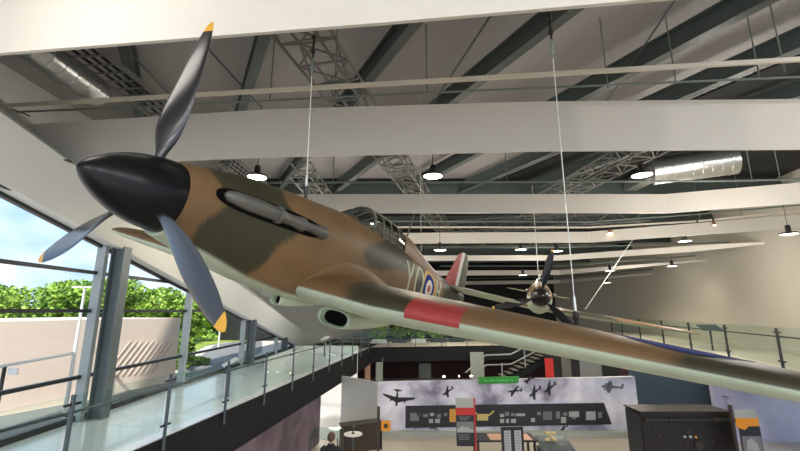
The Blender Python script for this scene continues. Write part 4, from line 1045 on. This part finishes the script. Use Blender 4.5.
# orange sign panel
og = thing('orange_sign_panel', (at(748, 430, 13.9).x, 13.9, 0), 'information panel with orange header in front of the right mural', 'information panel', 0)
oz = lambda y: at(748, y, 13.9).z
MB().box((-.43, .03, oz(405)/2), (.08, .08, oz(405))).build('post', M['wood'], og)
MB().box((0, 0, (oz(410)+oz(420))/2), (.72, .03, oz(410)-oz(420))).build('pale_header', M['ledge'], og)
MB().prism([(-.36, -.03, oz(418)), (.36, -.03, oz(418)), (.36, -.03, oz(426)), (.02, -.03, oz(426)), (-.12, -.03, oz(430)), (-.36, -.03, oz(427))], (0, .03, 0)).build('orange_band', M['orange'], og)
MB().box((.05, 0, oz(426)/2+.3), (.66, .03, oz(426)-.6)).build('text_panel', M['board'], og)
ph = MB().box((.05, -.02, (oz(436)+oz(452))/2), (.60, .01, oz(436)-oz(452))).build('photograph', M['print2'], og)
MB().prism([(-.15, -.028, oz(450)), (-.1, -.028, oz(440)), (.05, -.028, oz(438)), (.2, -.028, oz(443)), (.25, -.028, oz(451))], (0, .004, 0)).build('pale_subject', M['print1'], ph)

# ================================================================== upper bridge, back rooms, stairs
BA = Vector((-2.5, 27.4, 0)); BB = Vector((13.5, 30.2, 0)); bdv = (BB-BA).normalized(); bn = Vector((-bdv.y, bdv.x, 0))
def br(t, zr, off=0): p = BA+bdv*t+bn*off; return Vector((p.x, p.y, EZ+zr))
L = (BB-BA).length
m = MB(); m.bar(br(-.4, WALK-.46), br(L, WALK-.46), .12, .92); struct(m.build('trim_3', M['fascia']))
m = MB(); m.prism([br(-4, WALK-.12), br(L, WALK-.12), br(L, WALK-.12, 8), br(-4, WALK-.12, 8)], (0, 0, .12)); struct(m.build('floor_bridge', M['kerb']))
r3 = tag(empty('glass_railing', br(0, WALK)), 'glass balustrade along the far crossing bridge', 'railing')
for i in range(9):
    rb(MB().tube([br(1.8*i, WALK), br(1.8*i, WALK+1.12)], .03, 8), 'post', M['post'], r3)
    if i < 8: rb(MB().bar(br(1.8*i+.06, WALK+.6), br(1.8*i+1.74, WALK+.6), .015, 1.0), 'glass_panel', M['rglass'], r3)
rb(MB().tube([br(0, WALK+1.1), br(14.4, WALK+1.1)], .025, 8), 'handrail', M['post'], r3)
# greenery in planters behind the bridge balustrade
def leafball(mb, c, rx, ry, rz, n, size, rnd):
    for i in range(n):
        while True:
            p = Vector((rnd.uniform(-1, 1), rnd.uniform(-1, 1), rnd.uniform(-1, 1)))
            if p.length <= 1 and p.length > rnd.random()*.9: break
        q = Vector((c[0]+p.x*rx, c[1]+p.y*ry, c[2]+p.z*rz)); s = size*rnd.uniform(.6, 1.4)
        a = Vector((rnd.gauss(0, 1), rnd.gauss(0, 1), rnd.gauss(0, .7))).normalized(); b = a.cross(Vector((rnd.gauss(0, 1), rnd.gauss(0, 1), rnd.gauss(0, 1)))).normalized()
        q.z = max(q.z, 1.5*s+.02) if c[2] > 0 else q.z
        k = len(mb.v); mb.v += [q-a*s, q+b*s*.55, q+a*s, q-b*s*.55]; mb.f.append((k, k+1, k+2, k+3)); mb.mi.append(rnd.choice((0, 0, 1, 1, 2, 3)))
for i in range(5):
    c = br(1.6+i*1.5, WALK+.0, 3.6); e = tag(empty('planter', c), ['first', 'second', 'third', 'fourth', 'fifth'][i]+' leafy planter from the left behind the far bridge balustrade', 'plant', 'planters behind the far bridge')
    MB().box((0, 0, .14), (1.1, .45, .28)).build('trough', M['whitewall'] if i in (0, 2) else M['dpost'], e)
    mb = MB(); leafball(mb, (0, 0, .78), .78, .3, .52, 320, .10, RND); mb.build('foliage', LEAF, e)
# back room under the bridge
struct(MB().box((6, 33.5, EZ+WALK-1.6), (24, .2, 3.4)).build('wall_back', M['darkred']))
for px, w, h, Y, lab in ((425, .95, 2.0, 33.2, 'pale green door in the dark back room left of the stairs'), ):
    o = MB().box((at(px, 376, Y).x, Y, at(px, 366, Y).z-h/2+.2), (w, .06, h)).build('door_2', M['door']); struct(o)
for px, w, mt in ((379, .45, 'door'), (367, .35, 'peach')):
    o = MB().box((at(px, 376, 27.2).x, 27.6, 1.075), (w, .05, 2.15)).build('poster_stand', M[mt]); tag(o, {'door': 'pale narrow upright panel left end of the dark back room', 'peach': 'peach coloured narrow panel below the corner of the walkways'}[mt], 'panel')
for px, py, lab in ((444, 377, 'glowing warm uplight left of the staircase foot'), (459, 376.5, 'faint warm uplight between the two bright ones'), (471, 376.5, 'glowing warm uplight under the staircase handrail')):
    e = tag(empty('uplight', at(px, py-.5, 25.5)), lab, 'lamp', 'warm uplights before the dark back room')
    MB().lathe([(.001, -.05), (.09 if px != 459 else .05, 0), (.001, .05)], 14).build('glowing_bulb', M['spotglow'], e); z = e.location.z
    MB().tube([(0, 0, -z), (0, 0, -.04)], .03, 8).build('stem', M['wood'], e)
# staircase
s0_ = at(502, 378, 27.0); s1_ = at(566, 343, 27.0)
st = tag(empty('staircase', s0_), 'dark staircase with pale treads rising right under the near wing', 'staircase')
def stb(mb, nm, mt): o = mb.build(nm, mt); o.parent = st; o.matrix_parent_inverse = Matrix.Translation(-Vector(st.location)); return o
N_ = 12; dv = (s1_-s0_)/N_
for i in range(N_): stb(MB().box(s0_+dv*(i+.5)+Vector((0, .5, 0)), (.34, 1.2, .05)), 'tread', M['tread'])
stb(MB().bar(s0_+Vector((.25, -.12, -.22)), s1_+Vector((.25, -.12, -.22)), .06, .34), 'stringer', M['fascia'])
stb(MB().bar(s0_+Vector((.25, 1.12, -.22)), s1_+Vector((.25, 1.12, -.22)), .06, .34), 'stringer', M['fascia'])
for k in (.35, .95): stb(MB().tube([s0_+Vector((-2.3, -.12, k-.6)), s0_+Vector((-1.0, -.12, k+.45)), s0_+Vector((.6, -.12, k+.5)), s1_+Vector((-.3, -.12, k))], .045, 8), 'handrail', M['col'])
for t in (0, .35, .7): p = s0_+(s1_-s0_)*t; stb(MB().tube([p+Vector((0, -.12, -.1)), p+Vector((0, -.12, .95))], .04, 8), 'baluster', M['col'])
struct(MB().box((at(478, 372, 28).x, 28.2, 1.5), (.9, .06, 1.9)).build('door_3', M['door']))
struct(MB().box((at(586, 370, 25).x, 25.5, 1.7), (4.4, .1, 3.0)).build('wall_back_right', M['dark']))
o = MB().box((at(567, 372, 25.4).x, 25.448, 1.75), (.55, .05, 1.3))  .build('poster_sign', M['tread']); tag(o, 'pale upright poster in the dark area below the near wing', 'poster')
o = MB().box((at(550, 373, 25.4).x, 25.448, 1.75), (.5, .05, 1.2))  .build('poster_sign', M['kred']); tag(o, 'dull red upright poster in the dark area below the near wing', 'poster')
o = MB().box((at(591, 368, 25.4).x, 25.448, 1.9), (1.3, .05, 1.3))  .build('poster_sign', M['print2']); tag(o, 'wide grey poster just under the wing beyond the grey printed aeroplane', 'poster')

# ================================================================== outside
struct(MB().box((-60, 40, EZ+GRD-.1), (106, 200, .2)).build('ground', M['kerb']))
def gz(px, py, up=0.): return at_z(px, py, EZ+GRD+up)
def gpoly(pts, nm, mt, up): 
    m = MB().prism([gz(x, y)+Vector((0, 0, up)) for x, y in pts], (0, 0, .02)); return struct(m.build(nm, M[mt]))
gpoly([(-120, 440), (-120, 480), (110, 420), (262, 352), (262, 338), (215, 345), (175, 377), (100, 398)], 'road', 'road', .005)
lawn = gpoly([(170, 352), (170, 326), (262, 326), (300, 322), (300, 338), (225, 342.5), (206, 346), (176, 362)], 'lawn', 'lawn', .03)
gpoly([(-40, 322.5), (-40, 330), (178, 350), (178, 326)], 'lawn_far', 'lawn', .028)
# long concrete wall building
a = gz(174, 382); b_ = gz(-60, 428); d = (b_-a).normalized(); hgt = at(174, 320, a.y).z-a.z
e = tag(empty('concrete_building', a), 'long low pinkish concrete building outside the window wall', 'building')
nrm = Vector((d.y, -d.x, 0)); 
if nrm.x > 0: nrm = -nrm
def cb(mb, nm, mt): o = mb.build(nm, mt); o.parent = e; o.matrix_parent_inverse = Matrix.Translation(-Vector(e.location)); return o
m = MB(); m.prism([a, b_+d*6, b_+d*6+nrm*7, a+nrm*7], (0, 0, hgt)); cb(m, 'wall', 'conc')
m = MB(); m.prism([a+Vector((0, 0, hgt)), b_+d*6+Vector((0, 0, hgt)), b_+d*6+nrm*7+Vector((0, 0, hgt)), a+nrm*7+Vector((0, 0, hgt))], (0, 0, .10)); cb(m, 'coping', 'conc')
for i in range(9):
    t = 1.3+.27*i; p = a+d*t-nrm*.01; z0 = .55+.02*i; 
    cb(MB().bar(p+Vector((0, 0, z0)), p-d*1.0+Vector((0, 0, z0+1.3)), .04, .05, (1, 0, 0)), 'diagonal_slot_shadow', 'concshade')  # darker bars paint in the diagonal shadow lines on the concrete
for i in range(7): p = a+d*(7.2+.35*i)-nrm*.01; cb(MB().bar(p+Vector((0, 0, .6)), p+Vector((0, 0, 1.35)), .02, .02), 'groove', 'road')
# outdoor handrail
ra = at(74, 353, 11.2); rb_ = at(-30, 372, 9.5)
e = tag(empty('outdoor_handrail', Vector((ra.x, ra.y, EZ+GRD))), 'grey metal handrail outside in front of the concrete building', 'railing')
def oh(mb, nm, mt): o = mb.build(nm, mt); o.parent = e; o.matrix_parent_inverse = Matrix.Translation(-Vector(e.location)); return o
oh(MB().tube([ra, rb_], .035, 8), 'top_rail', M['galv'])
p = at(5, 366, 10.1); oh(MB().tube([p, Vector((p.x, p.y, EZ+GRD))], .04, 8), 'post', M['bar']); oh(MB().tube([ra, Vector((ra.x, ra.y, EZ+GRD))], .04, 8), 'post', M['galv'])
oh(MB().box(p+Vector((.22, 0, -.12)), (.22, .05, .16)), 'sign_plate', M['whitep'])
# street lamp
b = gz(65, 412); tz = at(75, 287, b.y).z
e = tag(empty('street_lamp', b), 'tall grey street lamp with two short arms outside the first window', 'street lamp')
MB().tube([(0, 0, 0), (0, 0, 1.5), (0, 0, tz-b.z)], [.07, .06, .035], 10).build('pole', M['galv'], e)
for s in (-1, 1): MB().box((s*.22, 0, tz-b.z), (.40, .12, .05)).build('lamp_head', M['galv'], e)
# flag poles / bollards on the lawn
for i, (px, py, yb, lab) in enumerate(((197, 299, 330, 'white pole on the lawn just right of the slim mullion'), (211, 322, 334, 'white pole on the lawn left of the yellow blade tip'), (218, 326, 350, 'white pole on the lawn directly under the yellow blade tip'), (224, 322, 333, 'white pole on the lawn right of the yellow blade tip'), (231, 319, 329, 'short white pole on the lawn near the far column'), (238, 322, 333, 'short white pole on the lawn nearest the far column'), (158, 303, 322, 'white pole standing behind the concrete building'), (145, 306, 324, 'white pole behind the middle of the concrete building'))):
    b = gz(px, yb) if yb > 326 else at(px, yb, 42); b.z = EZ+GRD; h = at(px, py, b.y).z-b.z
    o = MB().tube([(0, 0, 0), (0, 0, h)], .05*max(1, b.y/28), 8).build('white_pole', M['whitep']); o.location = b; tag(o, lab, 'pole', 'white poles outside')
# trees
def tree(px, Y, ztop, w, lab, n=1500, seed=1, size=.30, low=.25, mix=None):
    rnd = random.Random(seed); p = at(px, 311, Y); b = Vector((p.x, Y, EZ+GRD)); h = EZ+ztop-b.z
    e = tag(empty('tree', b), lab, 'tree', 'trees outside the window wall')
    MB().tube([(0, 0, 0), (.1, 0, h*.3), (0, .1, h*.6)], [.22, .16, .08], 8).build('trunk', M['bark'], e)
    mb = MB()
    for i in range(9):
        a = rnd.uniform(0, 2*pi); r = rnd.uniform(.1, .62)*w; z = h*rnd.uniform(low, .82); leafball(mb, (r*cos(a), r*sin(a), z), w*.48, w*.48, h*.18, n//9, size, rnd)
    leafball(mb, (0, 0, h*.72), w*.6, w*.6, h*.27, n//4, size, rnd)
    mb.build('crown', LEAF, e)
TREES = [(-70, 30, 2.6, 4.2, 'bushy green tree at the far left edge of the first window'), (-10, 34, 2.3, 4.0, 'bright green tree left of the street lamp, beside the window edge'), (35, 33, 2.0, 3.6, 'bushy tree behind the concrete building left of the street lamp'), (72, 36, 2.8, 3.6, 'tall bright tree directly behind the street lamp'),
         (112, 34, 2.9, 3.4, 'tall tree seen behind the large steel column'), (140, 36, 1.9, 3.2, 'tree behind the concrete building right of the large column'), (163, 40, 2.4, 3.4, 'tree left of the slim mullion above the concrete building'), (190, 46, 1.6, 3.6, 'dark tree behind the slim mullion at the lawn edge'),
         (222, 62, 1.4, 5.0, 'far tree behind the yellow blade tip'), (248, 70, 1.2, 5.5, 'far tree at the lawn end behind the far steel column'), (275, 75, .9, 5, 'small far tree seen in the last window bay'), (205, 56, 1.2, 4.2, 'far tree left of the yellow blade tip')]
for i, (px, Y, zt, w, lab) in enumerate(TREES): tree(px, Y, zt, w, lab, 3600, 20+i, .19*Y/34, .08)
# shrubs at the foot of the trees and by the lawn
for i, (px, Y, zt, w, lab) in enumerate(((15, 27, -.9, 2.6, 'low shrub above the concrete building at the left edge'), (55, 28, -.9, 2.6, 'low shrub beside the street lamp above the concrete building'), (95, 28, -1.0, 2.4, 'low shrub hidden partly by the large column'), (150, 30, -.8, 2.6, 'low shrub above the right end of the concrete building'), (187, 24, -1.0, 1.2, 'narrow dark shrub at the end of the concrete building'), (200, 26, -2.75, 1.6, 'small round shrub bed at the lawn corner'))):
    rnd = random.Random(60+i); p = at(px, 311, Y); b = Vector((p.x, Y, EZ+GRD)); h = EZ+zt-b.z
    mb = MB(); leafball(mb, (0, 0, h*.5), w*.55, w*.45, h*.58, 700, .16, rnd); o = mb.build('shrub', LEAF); o.location = b-Vector((0, 0, min(v.z for v in mb.v))); tag(o, lab, 'shrub', 'shrubs outside')

# ================================================================== light, sky, exposure
w = bpy.data.worlds.new('sky'); SC.world = w; w.use_nodes = True; nt = w.node_tree
bg = nt.nodes['Background']; tc = nt.nodes.new('ShaderNodeTexCoord')
mp = nt.nodes.new('ShaderNodeMapping'); mp.inputs['Scale'].default_value = (1, 1, 2.2); mp.inputs['Location'].default_value = (.4, .1, .3)
n = nt.nodes.new('ShaderNodeTexNoise'); n.inputs['Scale'].default_value = 3.2; n.inputs['Detail'].default_value = 5
nt.links.new(tc.outputs['Generated'], mp.inputs[0]); nt.links.new(mp.outputs[0], n.inputs['Vector'])
r = nt.nodes.new('ShaderNodeValToRGB'); r.color_ramp.elements[0].position = .38; r.color_ramp.elements[1].position = .68
r.color_ramp.elements[0].color = (.22, .44, .80, 1); r.color_ramp.elements[1].color = (.90, .94, 1, 1)
nt.links.new(n.outputs['Fac'], r.inputs[0]); nt.links.new(r.outputs[0], bg.inputs['Color']); bg.inputs['Strength'].default_value = 1.0
sun = bpy.data.lights.new('sun', 'SUN'); sun.energy = 4.0; sun.angle = radians(1.5); sun.color = (1, .95, .86)
so = bpy.data.objects.new('sun', sun); COL.objects.link(so); so.rotation_euler = Vector((.11, -.65, .75)).to_track_quat('Z', 'Y').to_euler()
vs = SC.view_settings; vs.view_transform = 'Standard'; vs.look = 'None'; vs.gamma = 1; vs.use_curve_mapping = False; vs.exposure = 0.72
